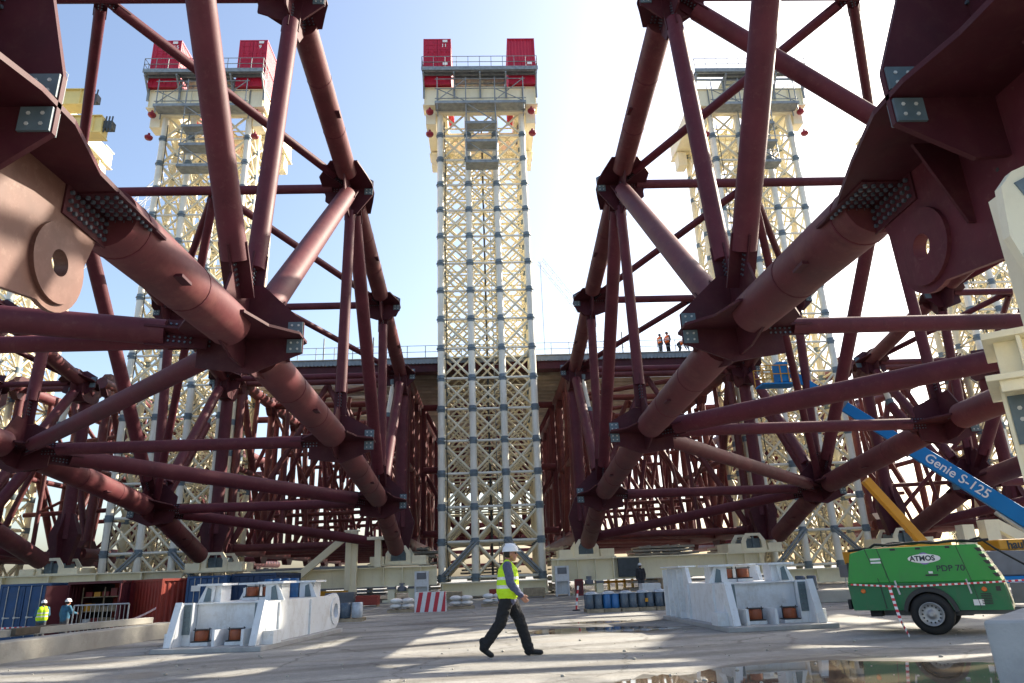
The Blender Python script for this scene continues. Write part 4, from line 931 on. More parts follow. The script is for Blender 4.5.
    for x, y, z in ((-0.52, 0.5, 0.1), (0.3, 0.5, 0.1), (-0.18, 2.2, 1.0), (0.26, 2.2, 1.0)):
        lx = s*x; c = V((cx+lx*cr-y*sr, y0+lx*sr+y*cr, z))
        jr = thing('hydraulic_jack', 'PLACE', 'jack', c, 'orange hydraulic jacks on the pin bases')
        q = MB(); q.box(c-V((0.2, 0.16, 0)), c+V((0.2, 0.16, 0.07))); q.build('pad', 'white', jr)
        q = MB(); q.lathe(c+V((0, 0, 0.10)), (0, 0, 1), [(0, 0.14), (0.02, 0.15), (0.2, 0.15), (0.22, 0.13)], 20); q.build('cylinder', 'orange', jr)
        q = MB(); q.box(c+V((-0.19, -0.15, 0.072)), c+V((0.19, 0.15, 0.098))); q.box(c+V((-0.16, -0.13, 0.325)), c+V((0.16, 0.13, 0.345)))
        for sx in (-1, 1): q.tube(c+V((sx*0.165, 0, 0.09)), c+V((sx*0.165, 0, 0.37)), 0.012, 6)
        q.build('clamp', 'blackp', jr)
        left_in_image = (s*x < -0.05) if z < 0.5 else (s*x < 0)
        jr['label'] = '%s orange jack %s of the %s pin base' % ('left' if left_in_image else 'right', 'in the front tray' if z < 0.5 else 'on the upper deck', 'left' if cx < 0 else 'right')
    return r
pin_base('white steel pin base on the left with a rounded lug toward the girders', -6.15, 17.0, 1, -0.13)
pin_base('white steel pin base on the right, near the green compressor', 6.45, 16.7, -1, 0.03, False)

# ------------------------------------------------------------------ kerb, planks, crowd barrier, tape
q = MB(); q.prism([(-10.75, 12.0), (-9.35, 22.8), (-9.95, 22.9), (-11.35, 12.0)], (0, 0, 0.10), (1, 0, 0), (0, 1, 0), (0, 0, 1), 0.62)
tag(q.build('concrete_kerb', 'kerbc', loc=(-10.3, 18, 0), bev=0.03), 'long low concrete kerb running along the lower left', 'kerb')
for l, a, b, m in (('long pale plank lying on the left kerb', (-11.9, 16.2, 0.5), (-9.95, 22.3, 0.5), 'kerbc'), ('dark timber baulk beside the plank on the left kerb', (-11.2, 18.0, 0.52), (-10.95, 19.6, 0.52), 'bark')):
    q = MB(); q.bar(a, b, 0.3, 0.16); tag(q.build('timber_plank', m, loc=(V(a)+V(b))/2, bev=0.01), l, 'plank')
def ribbon(label, pts, wd, group=None, seg=0.12, seed=1, name='barrier_tape'):
    q = MB(); r = random.Random(seed); k = 0
    for a, b in zip(pts, pts[1:]):
        a = V(a); b = V(b); n = max(1, int((b-a).length/seg)); side = V((0, 0, 1)) if abs((b-a).normalized().z) < 0.8 else V((1, 0, 0))
        sag = 0.03*(b-a).length if (b-a).length > 2 else 0
        pt = lambda t: a.lerp(b, t)-V((0, 0, 1))*sag*4*t*(1-t)*0.25
        for i in range(n):
            p0 = pt(i/n); p1 = pt((i+1)/n); q.cur = k % 2; k += 1
            q.bar(p0, p1, 0.006, wd, (0, 0, 1)) if abs((b-a).normalized().z) < 0.8 else q.bar(p0, p1, wd, 0.006, (0, 1, 0))
    tag(q.build(name, ['tapered', 'tapewhite'], loc=pts[0]), label, 'barrier tape', group)
ribbon('red and white tape strung before the left containers', [(-24, 33, 0.05), (-15, 31.5, 0.15), (-11.4, 26, 0.75)], 0.07)
def crowd_barrier(label, x0, x1, y, z, group=None, m='steel'):
    r = thing('crowd_barrier', label, 'barrier', ((x0+x1)/2, y, z), group)
    q = MB(); q.path([(x0, y, z), (x0, y, z+1.05), (x1, y, z+1.05), (x1, y, z), ], 0.025); q.tube((x0, y, z+0.2), (x1, y, z+0.2), 0.02, 8); q.build('frame', m, r)
    n = int((x1-x0)/0.13); q = MB()
    for k in range(1, n): x = x0+(x1-x0)*k/n; q.tube((x, y, z+0.2), (x, y, z+1.05), 0.01, 6)
    q.build('infill_bars', m, r)
    for x in (x0+0.1, x1-0.1):
        q = MB(); q.box((x-0.03, y-0.3, z), (x+0.03, y+0.3, z+0.03)); q.build('foot', m, r)
GB = 'steel crowd barriers'
crowd_barrier('steel crowd barrier behind the kerb near the red containers', -13.9, -12.1, 25.5, -0.12, GB)
crowd_barrier('steel crowd barrier behind the kerb slab left of the compressor', 17.6, 19.4, 36.0, 0, GB)
# striped barrier
r = thing('striped_barrier', 'red and white striped concrete barrier before the left girder end', 'barrier', (-2.55, 32.3, 0))
q = MB(); q.prism([(-0.68, 0), (0.68, 0), (0.66, 0.82), (-0.66, 0.82)], (-2.55, 32.4, 0.0), (1, 0, 0), (0, 0, 1), (0, 1, 0), 0.3); q.build('block', 'white', r)
for k in range(4):
    x = -0.62+k*0.36; q = MB()
    pr = [(x, 0.01), (x+0.17, 0.01), (x+0.31, 0.81), (x+0.14, 0.81)]; pr = [(min(0.665, a), b) for a, b in pr]
    q.prism(pr, (-2.55, 32.245, 0), (1, 0, 0), (0, 0, 1), (0, 1, 0), 0.012); q.build('stripe', 'barrierred', r)

# pallets of drums, sacks
def pallet(q, x, y, z=0, w_=1.1):
    for k in range(3): q.box((x-w_/2, y-0.5+k*0.42, z), (x+w_/2, y-0.4+k*0.42, z+0.1))
    for k in range(5): q.box((x-w_/2+k*w_/4.6, y-0.5, z+0.102), (x-w_/2+k*w_/4.6+0.1, y+0.5, z+0.122))
GD = 'pallets of shrink-wrapped drums beside the right pin base'
names = ['leftmost wrapped drum pallet by the tape post', 'second wrapped drum pallet from the left by the tape post', 'wrapped drum pallet left of the yellow sticker', 'wrapped drum pallet with the yellow sticker', 'rightmost wrapped drum pallet by the right pin base']
for i, l in enumerate(names):
    x = 3.75+i*0.63; y = 27.0+0.06*(i % 2)
    r = thing('drum_pallet', l, 'pallet', (x, y, 0), GD)
    q = MB(); pallet(q, x, y, 0, 0.6); q.build('pallet', 'wood', r)
    for dx in (-0.15, 0.15):
        for dy in (-0.25, 0.15):
            q = MB(); q.lathe((x+dx, y+dy, 0.125), (0, 0, 1), [(0, 0.14), (0.02, 0.155), (0.2, 0.148), (0.46, 0.155), (0.48, 0.14), (0.5, 0.09)], 14); q.build('drum', 'drum' if i != 1 else 'drumb', r)
    q = MB(); q.box((x-0.3, y-0.4, 0.61), (x+0.3, y+0.3, 0.63)); q.sphere((x-.05, y-0.05, 0.63), 0.2, 10, 6, (1.2, 1.3, 0.4)); q.build('wrap', 'wrap', r)
    if i == 3:
        q = MB(); q.box((x-0.05, y-0.42, 0.3), (x+0.05, y-0.405, 0.42)); q.build('sticker', 'yellow', r)
r = thing('drum_pallet', 'pallet of dark drums behind the left pin base lug', 'pallet', (-5.2, 27.4, 0), 'pallets of drums')
q = MB(); pallet(q, -5.2, 27.4, 0, 1.3); q.build('pallet', 'wood', r)
for dx in (-0.42, 0, 0.42):
    q = MB(); q.lathe((-5.2+dx, 27.2, 0.125), (0, 0, 1), [(0, 0.18), (0.02, 0.2), (0.5, 0.2), (0.52, 0.17)], 14); q.build('drum', 'drum' if dx < 0.3 else 'wrap', r)
for i in range(4):
    x = -10.75+0.42*i
    q = MB(); q.lathe((x, 36.5, 0.75), (0, 0, 1), [(0, 0.19), (0.03, 0.2), (0.85, 0.2), (0.88, 0.17)], 14)
    tag(q.build('drum', 'drumb', loc=(x, 36.5, 0.75)), 'blue drum in the row above the left pin base', 'drum', 'blue drums above the left pin base')
for i in range(3):
    x = -13.3+0.5*i
    q = MB(); q.lathe((x, 33.0, -0.74), (0, 0, 1), [(0, 0.22), (0.03, 0.24), (0.85, 0.24), (0.88, 0.2)], 14)
    tag(q.build('drum', 'drum', loc=(x, 33.0, -0.74)), 'dark drum low behind the kerb near the red containers', 'drum', 'dark drums behind the kerb')
q = MB(); q.box((-11.0, 36.1, 0.0), (-9.2, 36.9, 0.74)); tag(q.build('timber_crate', 'wood', loc=(-10.1, 36.5, 0)), 'timber crate carrying the row of blue drums', 'crate')
for i, (x, y, l) in enumerate(((-3.9, 33.5, 'white wrapped sack pile left of the striped barrier'), (-1.3, 34.5, 'white wrapped sack pile right of the striped barrier'), (0.2, 36.0, 'low white sack pile under the middle girder'))):
    r = thing('sack_pile', l, 'sacks', (x, y, 0), 'white sack piles under the girders')
    q = MB(); pallet(q, x, y, 0, 1.2); q.build('pallet', 'wood', r)
    for dx in (-0.3, 0.3):
        for dz in (0.2, 0.42):
            q = MB(); q.sphere((x+dx*.85, y, 0.05+dz), 0.26, 12, 8, (1.1, 1.4, 0.45)); q.build('sack', 'sack', r)
# clutter under girders : crates and coils
rnd = random.Random(11)
cl = ['timber', 'rust', 'grey']
for i, (x, y, w_, h_, m, l) in enumerate(((-8.4, 42, 1.6, 0.7, 'greyp', 'grey steel crate under the left girder near the yellow machine'), (-6.8, 41.5, 1.2, 0.5, 'rustc', 'rust red crate under the left girder leg'), (-2.4, 46, 1.4, 0.45, 'wood', 'timber crate left under the middle girder'),
        (0.9, 46.5, 1.8, 0.5, 'rustc', 'rust coloured crate behind the walking man'), (2.8, 46, 1.3, 0.5, 'wood', 'timber crate right under the middle girder'), (8.8, 40, 1.0, 0.6, 'white', 'white crate below the right girder'), (10.6, 42, 1.5, 0.8, 'wood', 'timber crate by the man in the dark jacket'), (13.8, 41, 1.6, 0.7, 'greyp', 'grey steel crate behind the right pin base'))):
    r = thing('crate', l, 'crate', (x, y, 0), 'crates under the girders')
    q = MB(); q.box((x-w_/2, y, 0.1), (x+w_/2, y+1, 0.1+h_)); q.build('box', m, r, bev=0.01)
    q = MB(); 
    for k in range(3): q.box((x-w_/2-0.02, y-0.025, 0.1+h_*(0.1+0.33*k)), (x+w_/2+0.02, y-0.003, 0.1+h_*(0.1+0.33*k)+0.08))
    q.build('slat', m, r)
    q = MB(); q.box((x-w_/2, y+0.1, 0), (x-w_/2+0.1, y+0.9, 0.098)); q.box((x+w_/2-0.1, y+0.1, 0), (x+w_/2, y+0.9, 0.098)); q.build('skid', 'wood', r)
# yellow machinery far under the girders
for i, (x0, x1, y, l) in enumerate(((-13.2, -9.0, 58.5-12, 'yellow steel ballast frame below the left girder'), (9.0, 15.5, 60, 'yellow scaffold shoring below the right girder'))):
    r = thing('yellow_frame', l, 'steel frame', ((x0+x1)/2, y, 0), 'yellow frames under the girders')
    if i == 0:
        q = MB(); q.box((x0, y, 0.35), (x1, y+1.2, 0.85)); q.build('beam', 'yellow', r); q = MB()
        for x in (x0+0.3, (x0+x1)/2, x1-0.6): q.box((x, y+.1, 0), (x+0.3, y+1.1, 0.348))
        q.build('foot', 'greyp', r)
    else:
        q = MB()
        for k in range(10): q.box((x0+k*0.65, y, 0), (x0+k*0.65+0.18, y+0.3, 2.4))
        q.build('upright', 'yellowbeam', r); q = MB(); q.box((x0, y-0.05, 0.5), (x1, y-0.005, 0.7)); q.box((x0, y-0.05, 1.5), (x1, y-0.005, 1.62)); q.build('rail', 'yellow', r)
# leaning tape post right of cabinet
r = thing('tape_post', 'red and white post by the drum pallets', 'post', (3.3, 28.5, 0))
q = MB()
for k in range(6): q.cur = k % 2; q.tube((3.3+0.02*k, 28.5, 0.05+k*0.14), (3.3+0.02*(k+1), 28.5, 0.05+(k+1)*0.14), 0.035, 8)
q.build('pole', ['tapered', 'tapewhite'], r); q = MB(); q.lathe((3.3, 28.5, 0), (0, 0, 1), [(0, 0.16), (0.04, 0.14), (0.05, 0.05)], 12); q.build('foot', 'black', r)

# ------------------------------------------------------------------ green compressor trailer
r = thing('air_compressor', 'green towable compressor trailer with a violet and white logo', 'compressor', (8.2, 14.2, 0))
y0, y1 = 13.55, 15.15
up_ = [(6.66, 0.90), (6.80, 1.47), (7.15, 1.55), (9.42, 1.55), (9.80, 0.90)]
q = MB(); q.prism(up_, (0, (y0+y1)/2, 0), (1, 0, 0), (0, 0, 1), (0, 1, 0), y1-y0); ub = q.build('canopy', 'green', r, bev=0.025)
lo = [(6.70, 0.42), (6.66, 0.896), (9.80, 0.896), (9.88, 0.42), (8.62, 0.42), (8.55, 0.62), (8.36, 0.80), (8.02, 0.80), (7.80, 0.62), (7.74, 0.42)]
q = MB(); q.prism(lo, (0, (y0+y1)/2, 0), (1, 0, 0), (0, 0, 1), (0, 1, 0), y1-y0-0.02); lb = q.build('lower_body', 'greend', r)
q = MB()
for (a, b) in (((7.12, 1.545), (7.3, 0.92)), ((7.36, 1.545), (7.5, 0.92)), ((8.98, 1.545), (9.16, 0.92)), ((9.16, 0.9), (9.24, 0.45)), ((7.3, 0.9), (7.35, 0.45))): q.bar((a[0], y0-0.002, a[1]), (b[0], y0-0.002, b[1]), 0.012, 0.012, (0, 1, 0))
q.build('panel_seam', 'blackp', ub)
q = MB(); q.prism([(7.24, 1.0), (7.20, 1.24), (7.40, 1.24), (7.46, 1.0)], (0, y0-0.004, 0), (1, 0, 0), (0, 0, 1), (0, 1, 0), 0.02); hat = q.build('service_hatch', 'green', ub)
for z in (1.27, 1.33):
    q = MB(); q.box((7.2, y0-0.012, z), (7.4, y0-0.002, z+0.035)); q.build('decal', 'whitetxt', ub)
q = MB(); q.box((8.2, y0-0.02, 1.02), (8.48, y0-0.004, 1.045)); q.build('latch', 'blackp', ub)
q = MB(); q.box((8.28, y0-0.015, 1.06), (8.37, y0-0.003, 1.10)); q.build('decal', 'whitetxt', ub)
for x in (7.6, 9.05):
    q = MB(); q.bar((x, y0-0.02, 0.95), (x+0.05, y0-0.02, 0.7), 0.035, 0.02, (0, 1, 0)); q.build('toggle_clasp', 'steel', ub)
for x in (6.95, 9.38):
    q = MB(); q.lathe((x, y0+0.008, 0.77), (0, -1, 0), [(0, 0.042), (0.015, 0.042), (0.025, 0.03)], 16); q.build('reflector', 'amber', lb)
q = MB(); q.box((9.1, y0-0.004, 0.5), (9.32, y0+0.008, 0.6)); q.build('decal', 'whitetxt', lb)
q = MB(); q.box((9.62, y0-0.005, 0.74), (9.72, y0+0.01, 0.82)); q.build('socket', 'blackp', lb)
for x in (7.62, 8.1, 8.75):
    q = MB(); q.box((x, y0-0.012, 1.495), (x+0.1, y0-0.002, 1.535)); q.build('hinge', 'blackp', ub)
q = MB()
for k in range(7): q.box((9.28, y0-0.006, 0.52+0.028*k), (9.5, y0+0.009, 0.534+0.028*k))
q.build('vent', 'blackp', lb)
q = MB(); q.box((6.668, y0+0.2, 0.95), (6.70, y1-0.2, 1.3)); q.build('rear_vent', 'blackp', ub)
q = MB(); q.box((6.70, y0-0.006, 0.875), (9.82, y0+0.006, 0.905)); q.build('body_trim', 'greend', lb)
# logo
q = MB(); el = [(0.27*math.copysign(abs(math.cos(t))**1.6, math.cos(t)), 0.085*math.copysign(abs(math.sin(t))**0.8, math.sin(t))) for t in [2*PI*k/40 for k in range(40)]]
q.prism(circle((0, 0), 0.108, 28), (8.24, y0-0.004, 1.33), (1, 0, 0.0), (0, 0, 1), (0, 1, 0), 0.006); q.build('logo_disc', 'purple', ub)
q = MB(); q.prism(el, (8.24, y0-0.010, 1.33), (1, 0, 0.0), (0, 0, 1), (0, 1, 0), 0.006); q.build('logo_plate', 'whitetxt', ub)
text('ATMOS', 'lettering', 'darktxt', ub, (8.24, y0-0.015, 1.33), (1, 0, 0), (0, 0, 1), 0.125, 0.002, 0.004)
text('PDP 70', 'lettering', 'darktxt', ub, (8.78, y0-0.006, 1.14), (1, 0, 0), (0, 0, 1), 0.15, 0.002, 0.002)
q = MB()
for k in range(5):
    t0_ = 0.1+k*0.17; a = V((9.42, 0, 1.55)).lerp(V((9.80, 0, 0.90)), t0_); b = V((9.42, 0, 1.55)).lerp(V((9.80, 0, 0.90)), t0_+0.10)
    q.bar((a.x, y0+0.75, a.z), (b.x, y0+0.75, b.z), 1.3, 0.03, (0.8, 0, 0.5)); q.prism([(a.x-0.10, a.z), (a.x+0.005, a.z), (b.x+0.005, b.z), (b.x-0.07, b.z)], (0, y0-0.002, 0), (1, 0, 0), (0, 0, 1), (0, 1, 0), 0.012)
q.build('louvre', 'blackp', ub)
q = MB(); q.box((6.60, y0+0.02, 0.44), (6.66, y0+0.2, 0.62)); q.build('bumper', 'black', r); q = MB(); q.box((6.98, y0+0.2, 0.30), (7.2, y0+0.5, 0.415)); q.build('support_foot', 'black', r)
q = MB(); q.box((8.7, y0+0.35, 0.33), (10.6, y0+0.45, 0.41)); q.box((8.7, y0+1.15, 0.33), (10.6, y0+1.25, 0.41)); q.box((7.2, y0+0.5, 0.30), (9.0, y0+1.1, 0.40)); q.box((9.9, y0+0.6, 0.5), (10.3, y0+1.0, 0.85)); q.build('chassis', 'greyp', r)
for yy, nm in ((y0-0.04, 1), (y1-0.2, 2)):
    cx_, cz_, R_ = 8.17, 0.36, 0.36
    q = MB(); q.lathe((cx_, yy+0.22, cz_), (0, -1, 0), [(0, 0.22), (0.0, 0.30), (0.03, 0.345), (0.06, R_), (0.18, R_), (0.21, 0.345), (0.235, 0.30), (0.24, 0.215), (0.2, 0.2)], 36); wh = q.build('tyre', 'black', r)
    q = MB(); q.lathe((cx_, yy+0.06, cz_), (0, -1, 0), [(0, 0.205), (0.175, 0.205), (0.178, 0.195), (0.14, 0.18), (0.155, 0.10), (0.15, 0.07), (0.18, 0.06), (0.185, 0.03)], 28)
    rim = q.build('rim', 'rim', wh)
    q = MB()
    for k in range(14): t = 2*PI*k/14; q.tube((cx_+0.145*math.cos(t), yy-0.07, cz_+0.145*math.sin(t)), (cx_+0.145*math.cos(t), yy-0.095, cz_+0.145*math.sin(t)), 0.016, 8)
    q.build('rim_hole', 'blackp', rim)
fe = MB(); arc0 = [(8.17+0.45*math.cos(t), 0.36+0.47*math.sin(t)) for t in [math.radians(a) for a in range(5, 176, 10)]]; arc1 = [(8.17+0.385*math.cos(t), 0.36+0.385*math.sin(t)) for t in [math.radians(a) for a in range(175, 4, -10)]]
fe.prism(arc0+arc1, (0, y0+0.08, 0), (1, 0, 0), (0, 0, 1), (0, 1, 0), 0.28); fe.build('mudguard', 'blackp', r)
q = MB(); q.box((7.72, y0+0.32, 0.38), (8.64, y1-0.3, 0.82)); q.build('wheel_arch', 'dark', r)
q = MB(); rnd = random.Random(4); pts = [(6.75+0.14*k, 13.75+0.1*math.sin(k*0.9), 1.575+0.03*abs(math.sin(k*0.5))+(0.02 if k > 3 else -0.05)) for k in range(22)]
q.path(pts, 0.025); pts = [(7.4+0.13*k, 13.95+0.08*math.cos(k*1.1), 1.60+0.04*abs(math.sin(k*0.7))) for k in range(15)]; q.path(pts, 0.025)
q.path([(9.3, 13.8, 1.62), (9.5, 13.75, 1.66), (9.8, 13.7, 1.45), (10.6, 13.6, 1.0)], 0.02)
PIV = V((8.17, 13.55, 0)); KX, CROT = 1.04, -0.645
def csq(dx): return dx*(0.90 if dx < 0 else 0.74)
NOSQ = ('tyre', 'rim', 'rim_hole', 'mudguard'); RIGID = ('lettering', 'logo_disc', 'logo_plate', 'reflector')
for o in list(COL.objects):
    p = o
    while p.parent: p = p.parent
    if p is not r or o is r: continue
    base = o.name.split('.')[0]; off = ORG[r.name]
    vs_ = o.data.vertices; c0 = sum((v.co for v in vs_), V())/max(1, len(vs_)); dx0 = c0.x+off.x-PIV.x; sh = csq(dx0)-dx0
    for v in vs_:
        w_ = v.co+off-PIV
        if base in RIGID: w_.x += sh
        elif base not in NOSQ: w_.x = csq(w_.x)
        v.co = w_*KX
hz = [V((csq(v.x-PIV.x)*KX, (v.y-PIV.y)*KX, v.z*KX)) for v in q.v]
cpos = V((8.46, 14.1, 0)); r.location = cpos; r.rotation_euler = (0, 0, CROT); ORG[r.name] = cpos
CM = Matrix.Rotation(CROT, 3, 'Z')
q.v = [CM @ v + cpos for v in hz]
tag(q.build('air_hose', 'black', loc=(8.4, 14.2, 1.6)), 'black air hoses coiled along the top of the green compressor', 'hose')
def cw(x, y, z): return CM @ V((csq(x-PIV.x)*KX, (y-PIV.y)*KX, z*KX)) + cpos
ribbon('red and white tape stretched across the green compressor side', [cw(6.75, 13.42, 0.90), cw(7.75, 13.4, 0.84), cw(9.2, 13.4, 0.88), cw(12.5, 12.9, 1.05)], 0.032, 'tapes by the compressor', 0.05)
ribbon('loose tape end hanging to the ground before the compressor', [cw(7.5, 13.38, 0.84), cw(7.56, 13.3, 0.5), cw(7.62, 13.2, 0.25), cw(7.75, 13.0, 0.01)], 0.06, 'tapes by the compressor', 0.05)

# low kerb slab behind compressor
q = MB(); q.box((11.2, 27.0, 0.0), (16.5, 29.0, 0.42)); tag(q.build('concrete_slab', 'kerbc', loc=(14, 28, 0), bev=0.03), 'low concrete slab behind the compressor and right pin base', 'slab')
for i, x in enumerate((11.6, 12.1, 12.55)):
    q = MB(); q.lathe((x, 28.4, 0.42), (0, 0, 1), [(0, 0.17), (0.03, 0.19), (0.5, 0.19), (0.53, 0.16)], 14); tag(q.build('drum', 'drum', loc=(x, 28.4, 0.42)), ('left', 'middle', 'right')[i]+' dark drum on the low slab behind the right pin base', 'drum', 'dark drums on the slab')

# ------------------------------------------------------------------ concrete block and bolted white column at right edge
q = MB(); fx = V((0.93, -0.37, 0)); fy = V((0.37, 0.93, 0)); q.prism([(0.03, 0), (1.8, 0.0), (1.75, 0.87), (0.0, 0.87)], V((4.0, 6.0, 0))+V((0.62, 0.62, 0)), fx, (0, 0, 1), (0.7071, 0.7071, 0), 1.75)
tag(q.build('concrete_block', 'concrete', loc=(4.9, 6.6, 0), bev=0.025), 'grey concrete block in the lower right corner', 'concrete block')
r = thing('bolted_column', 'white bolted steel column standing at the right edge with a wide cap', 'column', (6.68, 9.0, 0))
X0, Yc = 6.68, 9.0
q = MB(); q.box((X0, Yc, 0.1), (X0+0.05, Yc+1.0, 3.55)); q.box((X0+0.05, Yc+0.02, 0.1), (X0+1.5, Yc+0.07, 3.55)); q.box((X0+0.42, Yc-0.28, 0.1), (X0+0.47, Yc+0.018, 3.5)); q.build('shaft', 'girder', r)
q = MB(); q.box((X0-0.12, Yc-0.45, 3.55), (X0+1.9, Yc+1.2, 3.63)); q.box((X0+0.02, Yc-0.38, 3.4), (X0+0.8, Yc-0.30, 3.55)); q.build('lower_cap', 'girder', r, bev=0.008)
q = MB(); q.box((X0+0.06, Yc-0.02, 3.63), (X0+1.6, Yc+0.9, 4.15)); q.box((X0-0.06, Yc-0.3, 4.15), (X0+1.9, Yc+1.2, 4.24)); q.box((X0+0.32, Yc-0.26, 3.63), (X0+0.37, Yc-0.022, 4.15)); q.build('head_box', 'girder', r, bev=0.008)
q = MB(); q.box((X0+0.5, Yc+0.1, 4.24), (X0+1.3, Yc+0.5, 4.85)); q.box((X0+0.45, Yc+0.05, 4.85), (X0+1.4, Yc+0.6, 4.92)); q.build('upper_box', 'girder', r, bev=0.01)
for x0_, x1_ in ((X0+0.06, X0+0.40), (X0+0.49, X0+1.4)):
    q = MB(); q.box((x0_, Yc-0.012, 2.75), (x1_, Yc+0.018, 3.4)); sp = q.build('splice_plate', 'splice', r)
    q = MB(); q.bolts(((x0_+x1_)/2, Yc-0.013, 3.15), (1, 0, 0), (0, 0, 1), (0, -1, 0), 2, 2, 0.13, 0.15, 0.03, 0.006); q.build('splice_hole_disc', 'holepale', sp)  # pale discs in place of the holes in this plate
q = MB()
for z, n in ((2.5, 1), (2.2, 1), (1.9, 1), (1.78, 1), (1.66, 1)): q.bolts((X0+0.22, Yc+0.02, z), (1, 0, 0), (0, 0, 1), (0, -1, 0), n, 1, 0.1, 0.1, 0.026, 0.006)
q.build('bolt_hole', 'darktxt', r)
q = MB(); q.bar((X0+0.6, Yc-0.08, 3.3), (X0+1.4, Yc-0.08, 3.33), 0.05, 0.2); q.bar((X0+0.7, Yc-0.12, 3.05), (X0+1.3, Yc-0.12, 2.75), 0.05, 0.22, (0, 0, 1)); lk = q.build('link_bar', 'girder', r)
q = MB(); 
for c in ((X0+0.68, Yc-0.11, 3.3), (X0+0.80, Yc-0.15, 3.0), (X0+0.95, Yc-0.15, 2.92), (X0+1.15, Yc-0.15, 2.82)): q.tube(c, V(c)+V((0, -0.03, 0)), 0.06, 12)
q.build('link_pin', 'bolt', lk)
q = MB(); q.box((X0-0.3, Yc-0.4, 0), (X0+1.8, Yc+1.3, 0.1)); q.build('base', 'concrete', r)
r.location = (6.98, 9.0, 0); r.rotation_euler = (0, 0, -0.66)
r = thing('white_lug_plate', 'white plate with dark bolted pads in front of the shaded lug at the right edge', 'steel plate', (5.6, 6.3, 4.2))
q = MB(); q.prism([(5.30, 5.02), (5.46, 5.20), (6.4, 5.6), (6.6, 3.2), (5.62, 3.2), (5.24, 4.45)], (0, 6.3, 0), (1, 0, 0), (0, 0, 1), (0, 1, 0), 0.1); pl = q.build('plate', 'girder', r)
q = MB(); q.box((5.66, 6.36, 2.9), (6.3, 6.9, 5.2)); q.build('web', 'girder', r)
for c, a in (((5.66, 4.98), 0.45), ((5.52, 4.12), 0.2)):
    q = MB(); k = [(c[0]+0.23*math.cos(t+a), c[1]+0.23*math.sin(t+a)) for t in (PI/4, 3*PI/4, 5*PI/4, 7*PI/4)]; q.prism(k, (0, 6.24, 0), (1, 0, 0), (0, 0, 1), (0, 1, 0), 0.02); q.cur = 1
    for t in range(6): q.tube((c[0]+0.10*math.cos(t*PI/3), 6.23, c[1]+0.10*math.sin(t*PI/3)), (c[0]+0.10*math.cos(t*PI/3), 6.21, c[1]+0.10*math.sin(t*PI/3)), 0.03, 12)
    q.tube((c[0], 6.23, c[1]), (c[0], 6.21, c[1]), 0.05, 12); q.build('bolt_pad', ['collar', 'darktxt'], pl)

r.location = (5.74, 6.3, 4.2)

# ------------------------------------------------------------------ boom lifts
r = thing('boom_lift', 'blue telescopic boom lift with white lettering on its raised boom', 'boom lift', (30.5, 37, 0))
A = V((28.0, 37.0, 3.4)); Bp = V((19.0, 42.0, 13.1))
d = (Bp-A).normalized(); A0 = A-d*3.0
n_ = d.cross(V((0, 0, 1))).normalized()
q = MB(); q.bar(A0, A.lerp(Bp, 0.42), 0.55, 0.86); b1 = q.build('boom', 'genieblue', r, bev=0.04)
q = MB(); q.bar(A.lerp(Bp, 0.40), A.lerp(Bp, 0.72), 0.42, 0.62); q.build('boom_section', 'genieblue', r, bev=0.03)
q = MB(); q.bar(A.lerp(Bp, 0.70), Bp, 0.32, 0.48); q.build('boom_section', 'genieblue', r, bev=0.02)
sidev = n_ if n_.y < 0 else -n_
text('Genie S-125', 'lettering', 'whitetxt', b1, A.lerp(Bp, 0.235)+sidev*0.285, -d if (-d).x > 0 else d, V((0, 0, 1)), 0.7, 0.004, 0.008)
q = MB()
for k in range(2): q.path([A0.lerp(Bp, t)+V((0, 0, 0.56-0.14*t+0.05*math.sin(t*60+k)))+sidev*(0.1-0.2*k) for t in [0.02+0.035*j for j in range(14)]], 0.035, 6)
q.build('hydraulic_hose', 'black', r)
for t, hh in ((0.42, 0.98), (0.72, 0.72)):
    c = A.lerp(Bp, t); q = MB(); q.bar(c-d*0.18, c+d*0.1, 0.62 if t < .5 else .5, hh+0.08); q.build('wear_collar', 'greyp', r)
q = MB(); q.tube(A0+V((0, 0, -0.8)), A.lerp(Bp, 0.1)-V((0, 0, 0.7)), 0.16, 12); q.build('lift_cylinder', 'steel', r)
q = MB(); q.box((29.2, 35.4, 1.5), (32.6, 38.2, 3.2)); q.build('turret', 'genieblue', r, bev=0.05)
q = MB(); q.box((28.0, 35.2, 0.7), (33.3, 38.4, 1.45)); q.build('chassis', 'genieblue', r, bev=0.05)
for x in (28.3, 32.7):
    for y in (35.1, 38.1):
        q = MB(); q.lathe((x, y+0.25, 0.65), (0, -1, 0), [(0, 0.4), (0.02, 0.62), (0.1, 0.66), (0.42, 0.66), (0.5, 0.6), (0.5, 0.35), (0.46, 0.3)], 24); q.build('tyre', 'black', r)
E0 = Bp+V((0.0, -0.3, -0.4))
q = MB(); q.bar(Bp, E0, 0.3, 0.4); q.build('jib', 'genieblue', r, bev=0.02)
q = MB(); q.box(E0+V((-1.9, -0.6, -0.75)), E0+V((0.3, 0.6, -0.65)))
bk = q.build('basket', 'genieblue', r)
q = MB()
for x in (-1.9, -1.3, -0.7, -0.2, 0.3):
    for y in (-0.6, 0.6): q.tube(E0+V((x, y, -0.65)), E0+V((x, y, 0.45)), 0.035, 6)
for z in (-0.1, 0.45):
    for y in (-0.6, 0.6): q.tube(E0+V((-1.9, y, z)), E0+V((0.3, y, z)), 0.035, 6)
q.build('basket_rail', 'yellow', bk)
q = MB(); q.box(E0+V((-0.8, -0.5, -0.6)), E0+V((-0.1, 0.3, 0.7))); q.build('control_box', 'genieblue', bk, bev=0.04)

